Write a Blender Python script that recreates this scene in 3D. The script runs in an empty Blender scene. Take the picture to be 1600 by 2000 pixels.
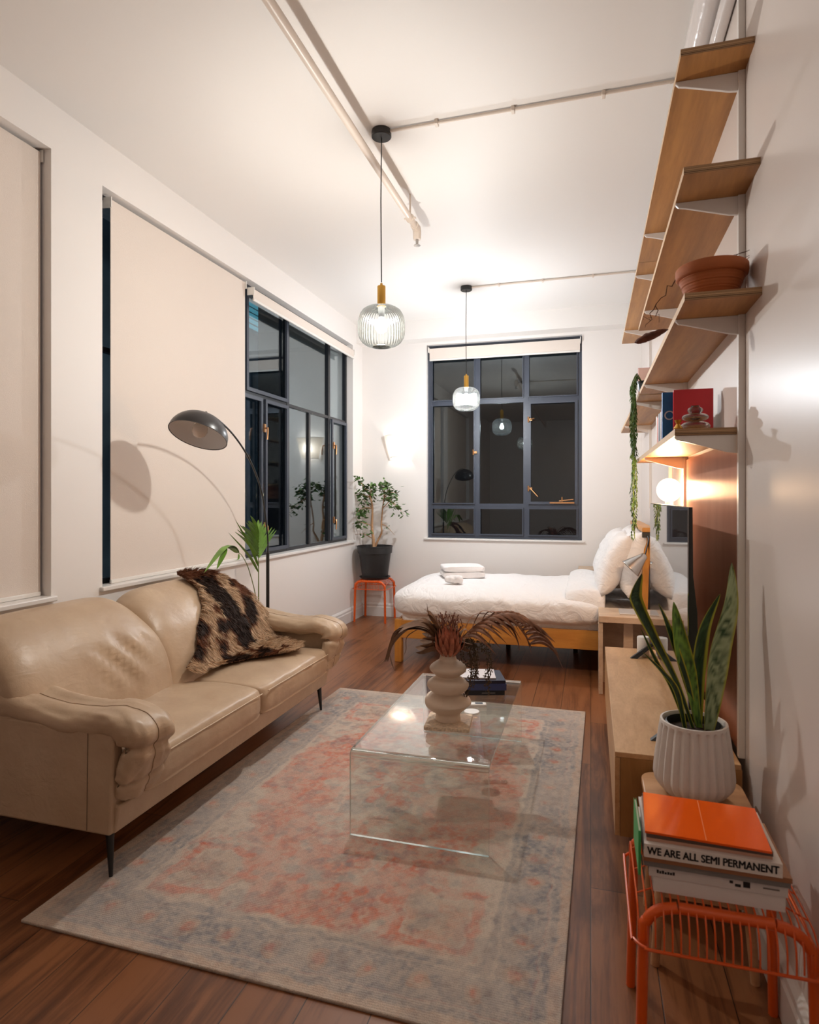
import bpy, math, random
import numpy as np
from mathutils import Vector, Matrix, noise
PI = math.pi
TH = math.atan(354 / 1220)
sc = bpy.context.scene

# ------------------------------------------------------------------ camera
cd = bpy.data.cameras.new('camera')
cam = bpy.data.objects.new('camera', cd)
sc.collection.objects.link(cam)
cam.location = (0, 0, 1.4)
cam.rotation_euler = (PI / 2, 0, TH)
cd.sensor_fit = 'VERTICAL'
cd.sensor_height = 36.0
cd.sensor_width = 28.8
cd.lens = 36.0 * 1220 / 2000
cd.shift_y = -0.015
cd.clip_start = 0.05
cd.dof.use_dof = True
cd.dof.focus_distance = 4.2
cd.dof.aperture_fstop = 5.0
sc.camera = cam
# ------------------------------------------------------------------ exposure, sky
sc.view_settings.view_transform = 'Standard'
sc.view_settings.look = 'None'
sc.view_settings.gamma = 1.0
sc.view_settings.use_curve_mapping = False
sc.view_settings.exposure = 0.0
w = bpy.data.worlds.new('night_sky')
sc.world = w
w.use_nodes = True
w.node_tree.nodes['Background'].inputs[0].default_value = (0.03, 0.05, 0.08, 1)
w.node_tree.nodes['Background'].inputs[1].default_value = 1.0
# ------------------------------------------------------------------ lights
def light(name, kind, loc, energy, col, rot=None, size=0.1, size_y=None, spread=None):
    l = bpy.data.lights.new(name, kind)
    l.energy = energy; l.color = col
    if kind == 'AREA':
        l.size = size
        if size_y: l.shape = 'RECTANGLE'; l.size_y = size_y
        if spread: l.spread = spread
    else:
        l.shadow_soft_size = size
    o = bpy.data.objects.new(name, l)
    sc.collection.objects.link(o)
    o.location = loc
    if rot: o.rotation_euler = rot
    return o
# added warm fill: an unseen area light overhead, behind the camera
light('warm_fill_light', 'AREA', (.2, -1.1, 3.2), 7, (1.0, .72, .52), (0, 0, 0), .4, 1.6)
P_PEND = {'n': 58, 'f': 82}
P_SCONCE = 2.8
P_GLOBE = 22

# ------------------------------------------------------------------ colour + materials
def lin(c):
    return tuple((x / 12.92 if x <= .04045 else ((x + .055) / 1.055) ** 2.4) for x in c)
def C(r, g, b):
    return lin((r / 255, g / 255, b / 255)) + (1,)
class NT:
    def __init__(s, name):
        s.m = bpy.data.materials.new(name); s.m.use_nodes = True
        s.t = s.m.node_tree; s.t.nodes.clear()
        s.out = s.n('ShaderNodeOutputMaterial')
    def n(s, typ, **kw):
        nd = s.t.nodes.new(typ)
        for k, v in kw.items():
            if hasattr(nd, k) and not k.startswith('i_'): setattr(nd, k, v)
        return nd
    def l(s, a, b): s.t.links.new(a, b)
    def coord(s, scale=(1, 1, 1), rot=(0, 0, 0), src='Object'):
        tc = s.n('ShaderNodeTexCoord'); mp = s.n('ShaderNodeMapping')
        mp.inputs['Scale'].default_value = scale; mp.inputs['Rotation'].default_value = rot
        s.l(tc.outputs[src], mp.inputs[0]); return mp.outputs[0]
    def noise(s, vec, scale, detail=3, rough=.5, dist=0):
        n = s.n('ShaderNodeTexNoise'); s.l(vec, n.inputs['Vector'])
        n.inputs['Scale'].default_value = scale; n.inputs['Detail'].default_value = detail
        n.inputs['Roughness'].default_value = rough; n.inputs['Distortion'].default_value = dist
        return n.outputs['Fac']
    def ramp(s, fac, stops):
        r = s.n('ShaderNodeValToRGB'); s.l(fac, r.inputs[0])
        e = r.color_ramp.elements
        while len(e) < len(stops): e.new(.5)
        for el, (p, c) in zip(e, stops): el.position = p; el.color = c
        return r.outputs[0]
    def bump(s, h, strength=.3, dist=.01, normal=None):
        b = s.n('ShaderNodeBump'); s.l(h, b.inputs['Height'])
        b.inputs['Strength'].default_value = strength; b.inputs['Distance'].default_value = dist
        if normal: s.l(normal, b.inputs['Normal'])
        return b.outputs[0]
    def bsdf(s, col, rough=.5, metal=0, normal=None, **kw):
        b = s.n('ShaderNodeBsdfPrincipled')
        if isinstance(col, tuple): b.inputs['Base Color'].default_value = col
        else: s.l(col, b.inputs['Base Color'])
        if isinstance(rough, (int, float)): b.inputs['Roughness'].default_value = rough
        else: s.l(rough, b.inputs['Roughness'])
        b.inputs['Metallic'].default_value = metal
        if normal: s.l(normal, b.inputs['Normal'])
        for k, v in kw.items():
            key = {'ior': 'IOR', 'coat': 'Coat Weight', 'coatr': 'Coat Roughness', 'spec': 'Specular IOR Level', 'sheen': 'Sheen Weight',
                   'trans': 'Transmission Weight', 'aniso': 'Anisotropic', 'anrot': 'Anisotropic Rotation', 'sss': 'Subsurface Weight'}[k]
            b.inputs[key].default_value = v
        s.l(b.outputs[0], s.out.inputs[0]); s.b = b
        return s.m
def plain(name, col, rough=.5, metal=0, bump=0, bscale=60, var=0, vscale=8, **kw):
    t = NT(name); c = col; nm = None
    v = t.coord()
    if var:
        f = t.noise(v, vscale, 3)
        a = tuple(max(0, x * (1 - var)) for x in col[:3]) + (1,); b = tuple(min(1, x * (1 + var)) for x in col[:3]) + (1,)
        c = t.ramp(f, [(.3, a), (.7, b)])
    if bump: nm = t.bump(t.noise(v, bscale, 4), bump, .004)
    return t.bsdf(c, rough, metal, nm, **kw)
def wood(name, dark, light_, axis=1, scale=6, stretch=.08, rough=.4, rings=True, bump=.05, **kw):
    t = NT(name)
    s3 = [1, 1, 1]; s3[axis] = stretch
    v = t.coord(tuple(s3))
    n1 = t.noise(v, scale, 5, .6, .9)
    n2 = t.noise(v, scale * 9, 3, .6)
    mx = t.n('ShaderNodeMath', operation='MULTIPLY_ADD'); t.l(n2, mx.inputs[0]); mx.inputs[1].default_value = .35; t.l(n1, mx.inputs[2])
    if rings:
        wv = t.n('ShaderNodeTexWave'); t.l(v, wv.inputs['Vector']); wv.inputs['Scale'].default_value = scale * .45
        wv.inputs['Distortion'].default_value = 7; wv.inputs['Detail'].default_value = 2
        m2 = t.n('ShaderNodeMath', operation='MULTIPLY_ADD'); t.l(wv.outputs['Fac'], m2.inputs[0]); m2.inputs[1].default_value = .14; t.l(mx.outputs[0], m2.inputs[2])
        fac = m2.outputs[0]
    else: fac = mx.outputs[0]
    col = t.ramp(fac, [(.45, dark), (.95, light_)])
    return t.bsdf(col, rough, 0, t.bump(fac, bump, .003), **kw)
def emis(name, col, strength):
    t = NT(name); e = t.n('ShaderNodeEmission'); e.inputs[0].default_value = col; e.inputs[1].default_value = strength
    t.l(e.outputs[0], t.out.inputs[0]); return t.m
def glass_thin(name, tint=(1, 1, 1, 1), ior=1.5, rough=0.0, refl=(1, 1, 1, 1), normal_bump=None, boost=0):
    t = NT(name)
    tr = t.n('ShaderNodeBsdfTransparent'); tr.inputs[0].default_value = tint
    gl = t.n('ShaderNodeBsdfGlossy'); gl.inputs['Roughness'].default_value = rough; gl.inputs[0].default_value = refl
    fr = t.n('ShaderNodeFresnel'); geo = t.n('ShaderNodeNewGeometry')
    mr = t.n('ShaderNodeMapRange'); t.l(geo.outputs['Backfacing'], mr.inputs[0]); mr.inputs[3].default_value = ior; mr.inputs[4].default_value = 1 / ior
    t.l(mr.outputs[0], fr.inputs[0])
    fac = fr.outputs[0]
    if boost:
        a = t.n('ShaderNodeMath', operation='ADD'); t.l(fac, a.inputs[0]); a.inputs[1].default_value = boost; a.use_clamp = True; fac = a.outputs[0]
    mx = t.n('ShaderNodeMixShader'); t.l(fac, mx.inputs[0]); t.l(tr.outputs[0], mx.inputs[1]); t.l(gl.outputs[0], mx.inputs[2])
    t.l(mx.outputs[0], t.out.inputs[0]); return t.m
def vcol(name, rough=.6, bump=0, bscale=300, dark=None, **kw):
    t = NT(name)
    a = t.n('ShaderNodeVertexColor'); a.layer_name = 'Col'
    nm = t.bump(t.noise(t.coord(), bscale, 2), bump, .004) if bump else None
    return t.bsdf(a.outputs[0], rough, 0, nm, **kw)

M = {}
M['wall'] = plain('white_wall_paint', C(238, 233, 229), .5, bump=.12, bscale=14, spec=.4)
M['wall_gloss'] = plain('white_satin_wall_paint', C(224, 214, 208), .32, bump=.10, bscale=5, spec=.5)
M['ceil'] = plain('white_ceiling_paint', C(238, 234, 230), .55, bump=.18, bscale=7, spec=.3)
M['trim'] = plain('white_gloss_trim_paint', C(232, 228, 224), .3)
M['pipe'] = plain('cream_pipe_paint', C(222, 208, 195), .4)
M['pipe_gloss'] = plain('glossy_white_pipe_paint', C(222, 216, 214), .16, bump=.35, bscale=22)
M['blind'] = plain('cream_blind_fabric', C(226, 214, 204), .85, bump=.25, bscale=250)
M['rail'] = plain('white_plastic', C(232, 228, 222), .4)
M['steel'] = plain('dark_window_steel', C(62, 68, 80), .35)
M['steel_dark'] = plain('black_window_steel', C(30, 32, 37), .35)
M['brass_h'] = plain('aged_brass', C(200, 150, 105), .3, .9)
M['glass'] = glass_thin('window_glass', (.93, .97, .98, 1), 1.7, refl=(.86, .95, 1, 1), boost=.015)
M['black'] = plain('black_metal', C(28, 27, 27), .35)
M['brass'] = plain('brushed_brass', C(212, 165, 80), .28, 1.0)
M['plastic_black'] = plain('black_plastic', C(38, 37, 38), .45)
M['leather'] = None
M['chrome'] = plain('brushed_chrome', C(190, 186, 182), .25, 1.0)
t = NT('white_bed_linen')
v = t.coord((1, 1, 1)); cr = t.noise(t.coord((1, .5, 1.2), (0, 0, .6)), 7, 3, .5, 2.2); fn = t.noise(v, 40, 3)
m_ = t.n('ShaderNodeMath', operation='MULTIPLY_ADD'); t.l(fn, m_.inputs[0]); m_.inputs[1].default_value = .12; t.l(cr, m_.inputs[2])
M['linen'] = t.bsdf(C(240, 236, 234), .8, 0, t.bump(m_.outputs[0], .55, .03), sheen=.2)
M['towel'] = plain('white_towel', C(242, 238, 236), .95, bump=.8, bscale=160, sheen=.3)
M['orange'] = plain('orange_powder_coat', C(224, 90, 22), .3)
M['soil'] = plain('potting_soil', C(48, 36, 28), .95, bump=.8, bscale=80)
M['terracotta'] = plain('terracotta', C(168, 92, 46), .75, bump=.1, var=.12)
M['ceramic'] = plain('cream_ceramic', C(226, 205, 184), .6, bump=.08, bscale=50)
M['pot_white'] = plain('matte_white_pot', C(222, 214, 208), .5)
M['copper'] = None
M['plywood_edge'] = None

t = NT('beige_leather')
v = t.coord()
big = t.noise(v, 5, 4, .55); fine = t.noise(v, 220, 2); cre = t.noise(t.coord((1, .45, 1)), 16, 3, .5, 1.2)
m_ = t.n('ShaderNodeMath', operation='MULTIPLY_ADD'); t.l(fine, m_.inputs[0]); m_.inputs[1].default_value = .05; t.l(big, m_.inputs[2])
m3 = t.n('ShaderNodeMath', operation='MULTIPLY_ADD'); t.l(cre, m3.inputs[0]); m3.inputs[1].default_value = .40; t.l(m_.outputs[0], m3.inputs[2])
M['leather'] = t.bsdf(t.ramp(big, [(.3, C(182, 155, 128)), (.7, C(198, 173, 145))]), .37, 0, t.bump(m3.outputs[0], .35, .016), spec=.5)

t = NT('brushed_copper_sheet')
v = t.coord((30, .6, .6))
n_ = t.noise(t.coord((1, 1.2, .5)), 2.5, 4, .6)
tg = t.n('ShaderNodeTangent', direction_type='RADIAL', axis='Z')
M['copper'] = t.bsdf(t.ramp(n_, [(.3, C(196, 136, 112)), (.7, C(222, 168, 144))]), .38, .45, t.bump(t.noise(t.coord((1, 9, .7)), 12, 3), .12, .004), aniso=.85, anrot=0.0)
t.l(tg.outputs[0], t.b.inputs['Tangent'])

t = NT('plywood_edge')
v = t.coord((1, 1, 260))
M['plywood_edge'] = t.bsdf(t.ramp(t.noise(v, 1.0, 1), [(.42, C(74, 52, 36)), (.5, C(170, 134, 96)), (.62, C(196, 162, 122))]), .7)
M['ply'] = wood('oak_veneer', C(130, 82, 36), C(188, 134, 74), 1, 7, .10, .45)
M['cab_wood'] = wood('pale_oak_veneer', C(176, 132, 88), C(212, 170, 124), 1, 12, .25, .38, rings=False, bump=.03)
M['cab_side'] = wood('oak_side_panel', C(140, 98, 52), C(176, 128, 74), 2, 8, .2, .4, rings=False)
M['pine'] = wood('golden_pine', C(176, 112, 44), C(214, 150, 68), 0, 6, .12, .35)
M['pine_v'] = wood('golden_pine_post', C(176, 112, 44), C(214, 150, 68), 2, 6, .12, .35)
M['stone_wood'] = wood('greyed_oak', C(176, 148, 122), C(212, 188, 162), 0, 9, .3, .5, rings=False)
M['stool_wood'] = wood('ash_plywood', C(168, 122, 84), C(206, 160, 118), 0, 9, .15, .4)

# floor planks
t = NT('dark_oak_floorboards')
v = t.coord(rot=(0, 0, PI / 2))
br = t.n('ShaderNodeTexBrick'); t.l(v, br.inputs['Vector'])
br.inputs['Color1'].default_value = (0, 0, 0, 1); br.inputs['Color2'].default_value = (1, 1, 1, 1); br.inputs['Mortar'].default_value = (.5, .5, .5, 1)
br.inputs['Scale'].default_value = 1; br.inputs['Mortar Size'].default_value = .0016; br.inputs['Brick Width'].default_value = 1.7; br.inputs['Row Height'].default_value = .19
br.inputs['Mortar Smooth'].default_value = .2; br.offset = .37
gv = t.coord((1, .07, 1))
g = t.noise(gv, 16, 6, .65, 1.2)
g2 = t.noise(gv, 120, 3, .6)
blot = t.noise(t.coord((1, .6, 1)), 3.2, 4, .6)
ad = t.n('ShaderNodeMath', operation='MULTIPLY_ADD'); t.l(br.outputs['Color'], ad.inputs[0]); ad.inputs[1].default_value = .22; t.l(g, ad.inputs[2])
ad2 = t.n('ShaderNodeMath', operation='MULTIPLY_ADD'); t.l(g2, ad2.inputs[0]); ad2.inputs[1].default_value = .22; t.l(ad.outputs[0], ad2.inputs[2])
ad3 = t.n('ShaderNodeMath', operation='MULTIPLY_ADD'); t.l(blot, ad3.inputs[0]); ad3.inputs[1].default_value = .45; t.l(ad2.outputs[0], ad3.inputs[2])
wc = t.ramp(ad3.outputs[0], [(.55, C(54, 29, 16)), (.8, C(98, 57, 32)), (1.0, C(136, 86, 52))])
mxc = t.n('ShaderNodeMix', data_type='RGBA'); t.l(br.outputs['Fac'], mxc.inputs[0]); t.l(wc, mxc.inputs[6]); mxc.inputs[7].default_value = C(32, 18, 10)
inv = t.n('ShaderNodeMath', operation='MULTIPLY_ADD'); t.l(br.outputs['Fac'], inv.inputs[0]); inv.inputs[1].default_value = -2.5; t.l(ad2.outputs[0], inv.inputs[2])
M['floor'] = t.bsdf(mxc.outputs[2], .34, 0, t.bump(inv.outputs[0], .22, .003), spec=.45)

# ------------------------------------------------------------------ mesh builder
class MB:
    def __init__(s): s.v = []; s.f = []; s.mi = []; s.c = None
    def add(s, vs, fs, mi=0):
        b = len(s.v); s.v += [tuple(p) for p in vs]
        for f in fs: s.f.append(tuple(b + i for i in f)); s.mi.append(mi)
        return s
    def box(s, x0, x1, y0, y1, z0, z1, mi=0, mis=None):
        vs = [(x0, y0, z0), (x1, y0, z0), (x1, y1, z0), (x0, y1, z0), (x0, y0, z1), (x1, y0, z1), (x1, y1, z1), (x0, y1, z1)]
        fs = [(0, 3, 2, 1), (4, 5, 6, 7), (0, 1, 5, 4), (1, 2, 6, 5), (2, 3, 7, 6), (3, 0, 4, 7)]  # bottom, top, -y, +x, +y, -x
        if mis is None: return s.add(vs, fs, mi)
        b = len(s.v); s.v += vs
        for f, m in zip(fs, mis): s.f.append(tuple(b + i for i in f)); s.mi.append(m)
        return s
    def tube(s, pts, r, n=10, caps=True, mi=0, flat=1.0):
        pts = [Vector(p) for p in pts]
        rs = r if isinstance(r, (list, tuple)) else [r] * len(pts)
        T = []
        for i in range(len(pts)):
            a = pts[max(0, i - 1)]; b = pts[min(len(pts) - 1, i + 1)]
            d = (b - a); T.append(d.normalized() if d.length > 1e-9 else Vector((0, 0, 1)))
        up = Vector((0, 0, 1)) if abs(T[0].z) < .9 else Vector((1, 0, 0))
        N = (up - T[0] * up.dot(T[0])).normalized()
        vs = []; fs = []
        for i, p in enumerate(pts):
            if i:
                N = (N - T[i] * N.dot(T[i]))
                N = N.normalized() if N.length > 1e-6 else T[i].orthogonal().normalized()
            B = T[i].cross(N)
            for k in range(n):
                a = 2 * PI * k / n
                vs.append(p + (N * math.cos(a) * flat + B * math.sin(a)) * rs[i])
        for i in range(len(pts) - 1):
            for k in range(n):
                fs.append((i * n + k, i * n + (k + 1) % n, (i + 1) * n + (k + 1) % n, (i + 1) * n + k))
        if caps:
            fs.append(tuple(range(n - 1, -1, -1))); fs.append(tuple((len(pts) - 1) * n + k for k in range(n)))
        return s.add(vs, fs, mi)
    def lathe(s, prof, c=(0, 0, 0), n=32, mi=0, rad=None, cap0=True, cap1=True):
        vs = []; fs = []
        for j, (r, z) in enumerate(prof):
            for k in range(n):
                a = 2 * PI * k / n
                rr = rad(a, r, z, j) if rad else r
                vs.append((c[0] + rr * math.cos(a), c[1] + rr * math.sin(a), c[2] + z))
        for j in range(len(prof) - 1):
            for k in range(n):
                fs.append((j * n + k, j * n + (k + 1) % n, (j + 1) * n + (k + 1) % n, (j + 1) * n + k))
        if cap0: fs.append(tuple(range(n - 1, -1, -1)))
        if cap1: fs.append(tuple((len(prof) - 1) * n + k for k in range(n)))
        return s.add(vs, fs, mi)
    def prism(s, poly, axis, a0, a1, mi=0):
        def P(p, a):
            return {0: (a, p[0], p[1]), 1: (p[0], a, p[1]), 2: (p[0], p[1], a)}[axis]
        n = len(poly)
        vs = [P(p, a0) for p in poly] + [P(p, a1) for p in poly]
        fs = [(i, (i + 1) % n, n + (i + 1) % n, n + i) for i in range(n)] + [tuple(range(n - 1, -1, -1)), tuple(range(n, 2 * n))]
        return s.add(vs, fs, mi)
    def grid(s, fn, nu, nv, mi=0, closeu=False):
        vs = [fn(i / nu if closeu else i / (nu - 1), j / (nv - 1)) for j in range(nv) for i in range(nu)]
        fs = []
        for j in range(nv - 1):
            for i in range(nu if closeu else nu - 1):
                i2 = (i + 1) % nu
                fs.append((j * nu + i, j * nu + i2, (j + 1) * nu + i2, (j + 1) * nu + i))
        return s.add(vs, fs, mi)
    def mul(s, mat, start=0):
        for i in range(start, len(s.v)): s.v[i] = tuple(mat @ Vector(s.v[i]))
        return s

def build(name, mb, mat, parent=None, smooth=True, angle=40, bevel=0, seg=2, origin=None, colors=None, solid=0, sub=0):
    me = bpy.data.meshes.new(name)
    off = Vector((0, 0, 0))
    if parent is not None and parent.get('_wo'):
        off = Vector(parent['_wo'])
    elif origin is not None: off = Vector(origin)
    me.from_pydata([(p[0] - off.x, p[1] - off.y, p[2] - off.z) for p in mb.v], [], mb.f)
    mats = mat if isinstance(mat, (list, tuple)) else [mat]
    for m in mats: me.materials.append(m)
    if len(mats) > 1: me.polygons.foreach_set('material_index', mb.mi)
    me.update()
    import bmesh
    bm = bmesh.new(); bm.from_mesh(me); bmesh.ops.recalc_face_normals(bm, faces=bm.faces); bm.to_mesh(me); bm.free()
    if smooth:
        me.polygons.foreach_set('use_smooth', [True] * len(me.polygons))
        me.set_sharp_from_angle(angle=math.radians(angle))
    if colors is not None:
        ca = me.color_attributes.new('Col', 'FLOAT_COLOR', 'POINT')
        ca.data.foreach_set('color', np.asarray(colors, dtype=np.float32).ravel())
    o = bpy.data.objects.new(name, me)
    sc.collection.objects.link(o)
    if parent is not None: o.parent = parent
    elif origin is not None: o.location = off
    if solid:
        md = o.modifiers.new('solid', 'SOLIDIFY'); md.thickness = solid; md.offset = 0
    if sub:
        md = o.modifiers.new('sub', 'SUBSURF'); md.levels = sub; md.render_levels = sub
    if bevel:
        md = o.modifiers.new('bevel', 'BEVEL'); md.width = bevel; md.segments = seg; md.limit_method = 'ANGLE'; md.angle_limit = math.radians(50)
    return o
def tag(o, label, cat, group=None):
    o['label'] = label; o['category'] = cat
    if group: o['group'] = group
    return o
def thing(name, label, cat, loc, group=None, world=True):
    o = bpy.data.objects.new(name, None); sc.collection.objects.link(o)
    o.location = loc; o.empty_display_size = .05
    if world: o['_wo'] = tuple(float(a) for a in loc)
    return tag(o, label, cat, group)
def sub(name, mb, mat, parent, wo, **kw):
    """sub-part: mesh given in the thing's world frame, parented under a part whose origin is the thing's base"""
    kw.setdefault('smooth', True)
    m2 = MB(); m2.v = [(p[0] - wo[0], p[1] - wo[1], p[2] - wo[2]) for p in mb.v]; m2.f = mb.f; m2.mi = mb.mi
    return build(name, m2, mat, parent, **kw)
def struct(name, mb, mat, parent=None, **kw):
    o = build(name, mb, mat, parent, **kw)
    if parent is None: o['kind'] = 'structure'
    return o
def sempty(name, loc=(0, 0, 0)):
    o = bpy.data.objects.new(name, None); sc.collection.objects.link(o); o['kind'] = 'structure'; o.location = loc
    o['_wo'] = tuple(float(a) for a in loc); return o
def catmull(P, m=6, closed=False):
    P = [Vector(p) for p in P]; n = len(P); out = []
    rng = range(n if closed else n - 1)
    for i in rng:
        p0 = P[(i - 1) % n] if closed or i > 0 else P[0]; p1 = P[i]; p2 = P[(i + 1) % n]
        p3 = P[(i + 2) % n] if closed or i + 2 < n else P[-1]
        for k in range(m):
            t = k / m
            out.append(.5 * ((2 * p1) + (p2 - p0) * t + (2 * p0 - 5 * p1 + 4 * p2 - p3) * t * t + (3 * p1 - p0 - 3 * p2 + p3) * t ** 3))
    if not closed: out.append(P[-1])
    return out
def copy_tree(o, parent=None):
    c = o.copy(); sc.collection.objects.link(c)
    if parent: c.parent = parent
    for ch in list(o.children):
        k = ch.copy(); sc.collection.objects.link(k); k.parent = c
        for g in list(ch.children):
            q = g.copy(); sc.collection.objects.link(q); q.parent = k
    return c
NZ = noise.noise

# ================================================================== ROOM
ZC = 3.38; XL = -2.6; XR = .51; YB = 6.95; YN = -2.6
struct('floor', MB().box(XL - .35, XR + .3, YN - .3, YB + .3, -.1, 0), M['floor'])
struct('ceiling', MB().box(XL - .35, XR + .3, YN - .3, YB + .3, ZC, ZC + .12), M['ceil'])
struct('wall_right', MB().box(XR, XR + .25, YN, YB + .3, 0, ZC), M['wall_gloss'])
struct('wall_near', MB().box(XL - .3, XR + .25, YN - .25, YN, 0, ZC), M['wall'])
XO = XL - .3
wl = MB()
OP0 = (.35, 2.508, .9, 3.146); OP1 = (2.85, 6.65, .9, 3.125)
wl.box(XO, XL, YN, OP0[0], 0, ZC); wl.box(XO, XL, OP0[0], OP0[1], 0, OP0[2]); wl.box(XO, XL, OP0[0], OP0[1], OP0[3], ZC)
wl.box(XO, XL, OP0[1], OP1[0], 0, ZC); wl.box(XO, XL, OP1[0], OP1[1], 0, OP1[2]); wl.box(XO, XL, OP1[0], OP1[1], OP1[3], ZC); wl.box(XO, XL, OP1[1], YB + .3, 0, ZC)
struct('wall_left', wl, M['wall'], smooth=False)
wb = MB(); bx0, bx1, bz0, bz1 = -1.81, -.09, .925, 3.14
wb.box(XL, bx0, YB, YB + .3, 0, ZC); wb.box(bx1, XR, YB, YB + .3, 0, ZC); wb.box(bx0, bx1, YB, YB + .3, 0, bz0); wb.box(bx0, bx1, YB, YB + .3, bz1, ZC)
struct('wall_back', wb, M['wall'], smooth=False)
struct('trim_1', MB().box(XL, XR, YB - .19, YB, 3.17, ZC), M['ceil'])       # ceiling beam over the back wall
def skirting(name, axis, fixed, a0, a1, sgn):
    prof = [(0, 0), (.022, 0), (.022, .105), (.017, .115), (.017, .135), (.008, .15), (0, .155)]
    mb = MB()
    if axis == 'y': mb.prism([(fixed + sgn * p[0], p[1]) for p in prof], 1, a0, a1)
    else: mb.prism([(fixed + sgn * p[0], p[1]) for p in prof], 0, a0, a1)
    return struct(name, mb, M['trim'], smooth=False)
skirting('baseboard_left', 'y', XL, YN, YB, 1)
skirting('baseboard_right', 'y', XR, YN, YB, -1)
skirting('baseboard_back', 'x', YB, XL, XR, -1)
# sills
struct('trim_2', MB().box(XL - .1, XL + .025, OP1[0] - .02, OP1[1] + .03, .875, .9022), M['trim'], bevel=.006)
struct('trim_3', MB().box(XL - .1, XL + .025, OP0[0] - .02, OP0[1] + .02, .875, .9022), M['trim'], bevel=.006)
struct('trim_4', MB().box(bx0 - .03, bx1 + .03, YB - .022, YB + .08, bz0 - .02, bz0 + .002), M['trim'], bevel=.005)

# ---- windows
def window_left(name, y0, y1, z0, z1, mull, low, trans):
    r = sempty(name, (XL - .1, y0, z0))
    X0, X1 = XL - .115, XL - .075
    fr = MB()
    fr.box(X0, X1, y0, y0 + .035, z0, z1).box(X0, X1, y1 - .035, y1, z0, z1).box(X0 + .003, X1 - .003, y0 + .001, y1 - .001, z0 + .001, z0 + .03).box(X0 + .003, X1 - .003, y0 + .001, y1 - .001, z1 - .03, z1 - .001)
    fr.box(X0 + .004, X1 - .004, y0 + .002, y1 - .002, trans - .014, trans + .014)
    for y in mull: fr.box(X0 + .001, X1 - .001, y - .024, y + .024, z0 + .002, z1 - .002)
    for y in low: fr.box(X0 + .006, X1 - .006, y - .02, y + .02, z0 + .004, trans)
    build('window_frame', fr, M['steel_dark'], r, smooth=False)
    g = MB().box(XL - .100, XL - .096, y0 + .01, y1 - .01, z0 + .01, z1 - .01)
    build('window_glass', g, M['glass'], r, smooth=False)
    return r
w1 = window_left('window_1', OP1[0], OP1[1], .9, 3.125, [3.75, 5.21, 6.155], [4.74, 5.68, 3.3], 2.245)
def sash(parent, y0, y1, z0, z1, x=XL - .075, w=.03, nm='casement'):
    mb = MB(); mb.box(x, x + .02, y0 + w, y1 - w, z0, z0 + w).box(x, x + .02, y0 + w, y1 - w, z1 - w, z1).box(x, x + .02, y0, y0 + w, z0, z1).box(x, x + .02, y1 - w, y1, z0, z1)
    return build(nm, mb, M['steel'], parent, smooth=False)
sash(w1, 4.46, 5.18, 2.26, 3.09)
sash(w1, 4.0, 4.72, .93, 2.23)
sash(w1, 4.765, 5.18, .93, 2.23)
sash(w1, 6.19, 6.61, .93, 2.23)
def handle_left(y, z, flip=1):
    mb = MB(); x = XL - .055
    mb.box(x, x + .012, y - .014, y + .014, z - .035, z + .035)
    mb.tube([(x + .01, y, z), (x + .035, y, z), (x + .04, y - .01 * flip, z - .03), (x + .04, y - .02 * flip, z - .10)], .007, 8)
    return build('window_handle', mb, M['brass_h'], w1)
handle_left(4.735, 1.98); handle_left(4.735, 1.15); handle_left(6.215, 1.95); handle_left(6.215, 1.15)
mb = MB().box(XL - .06, XL - .045, 6.25, 6.268, 1.1, 1.95); build('stay_bar', mb, M['black'], w1)
w3 = window_left('window_3', OP0[0], OP0[1], .9, 3.146, [1.1, 1.8], [.7, 1.45], 2.245)

w2 = sempty('window_2', (bx0, YB + .08, bz0))
fr = MB(); Y0, Y1 = YB + .06, YB + .105
tz, lz = 2.475, 1.295
fr.box(bx0, bx0 + .05, Y0, Y1, bz0, bz1).box(bx1 - .05, bx1, Y0, Y1, bz0, bz1).box(bx0 + .001, bx1 - .001, Y0 + .002, Y1 - .002, bz0 + .003, bz0 + .045).box(bx0 + .001, bx1 - .001, Y0 + .002, Y1 - .002, bz1 - .05, bz1 - .001)
for x in (-1.235, -.69): fr.box(x - .028, x + .028, Y0 + .001, Y1 - .001, bz0 + .004, bz1 - .002)
for z in (tz, lz): fr.box(bx0 + .002, bx1 - .002, Y0 + .004, Y1 - .004, z - .026, z + .026)
build('window_frame', fr, M['steel'], w2, smooth=False)
build('window_glass', MB().box(bx0 + .01, bx1 - .01, YB + .082, YB + .086, bz0 + .01, bz1 - .01), M['glass'], w2, smooth=False)
def sash_b(x0, x1, z0, z1, w_=.022):
    y = YB + .045; mb = MB(); mb.box(x0 + w_, x1 - w_, y, y + .02, z0, z0 + w_).box(x0 + w_, x1 - w_, y, y + .02, z1 - w_, z1).box(x0, x0 + w_, y, y + .02, z0, z1).box(x1 - w_, x1, y, y + .02, z0, z1)
    return build('casement', mb, M['steel'], w2, smooth=False)
sash_b(-.665, -.135, lz + .02, tz - .02, .03)
sash_b(bx0 + .045, -1.26, lz + .02, tz - .02, .014)
sash_b(bx0 + .045, -1.26, tz + .02, bz1 - .05, .012); sash_b(-1.21, -.715, tz + .02, bz1 - .05, .012); sash_b(-.665, -.135, tz + .02, bz1 - .05, .012)
sash_b(bx0 + .045, -1.26, bz0 + .04, lz - .02, .014); sash_b(-1.21, -.715, bz0 + .04, lz - .02, .014); sash_b(-.665, -.135, bz0 + .04, lz - .02, .014)
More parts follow.
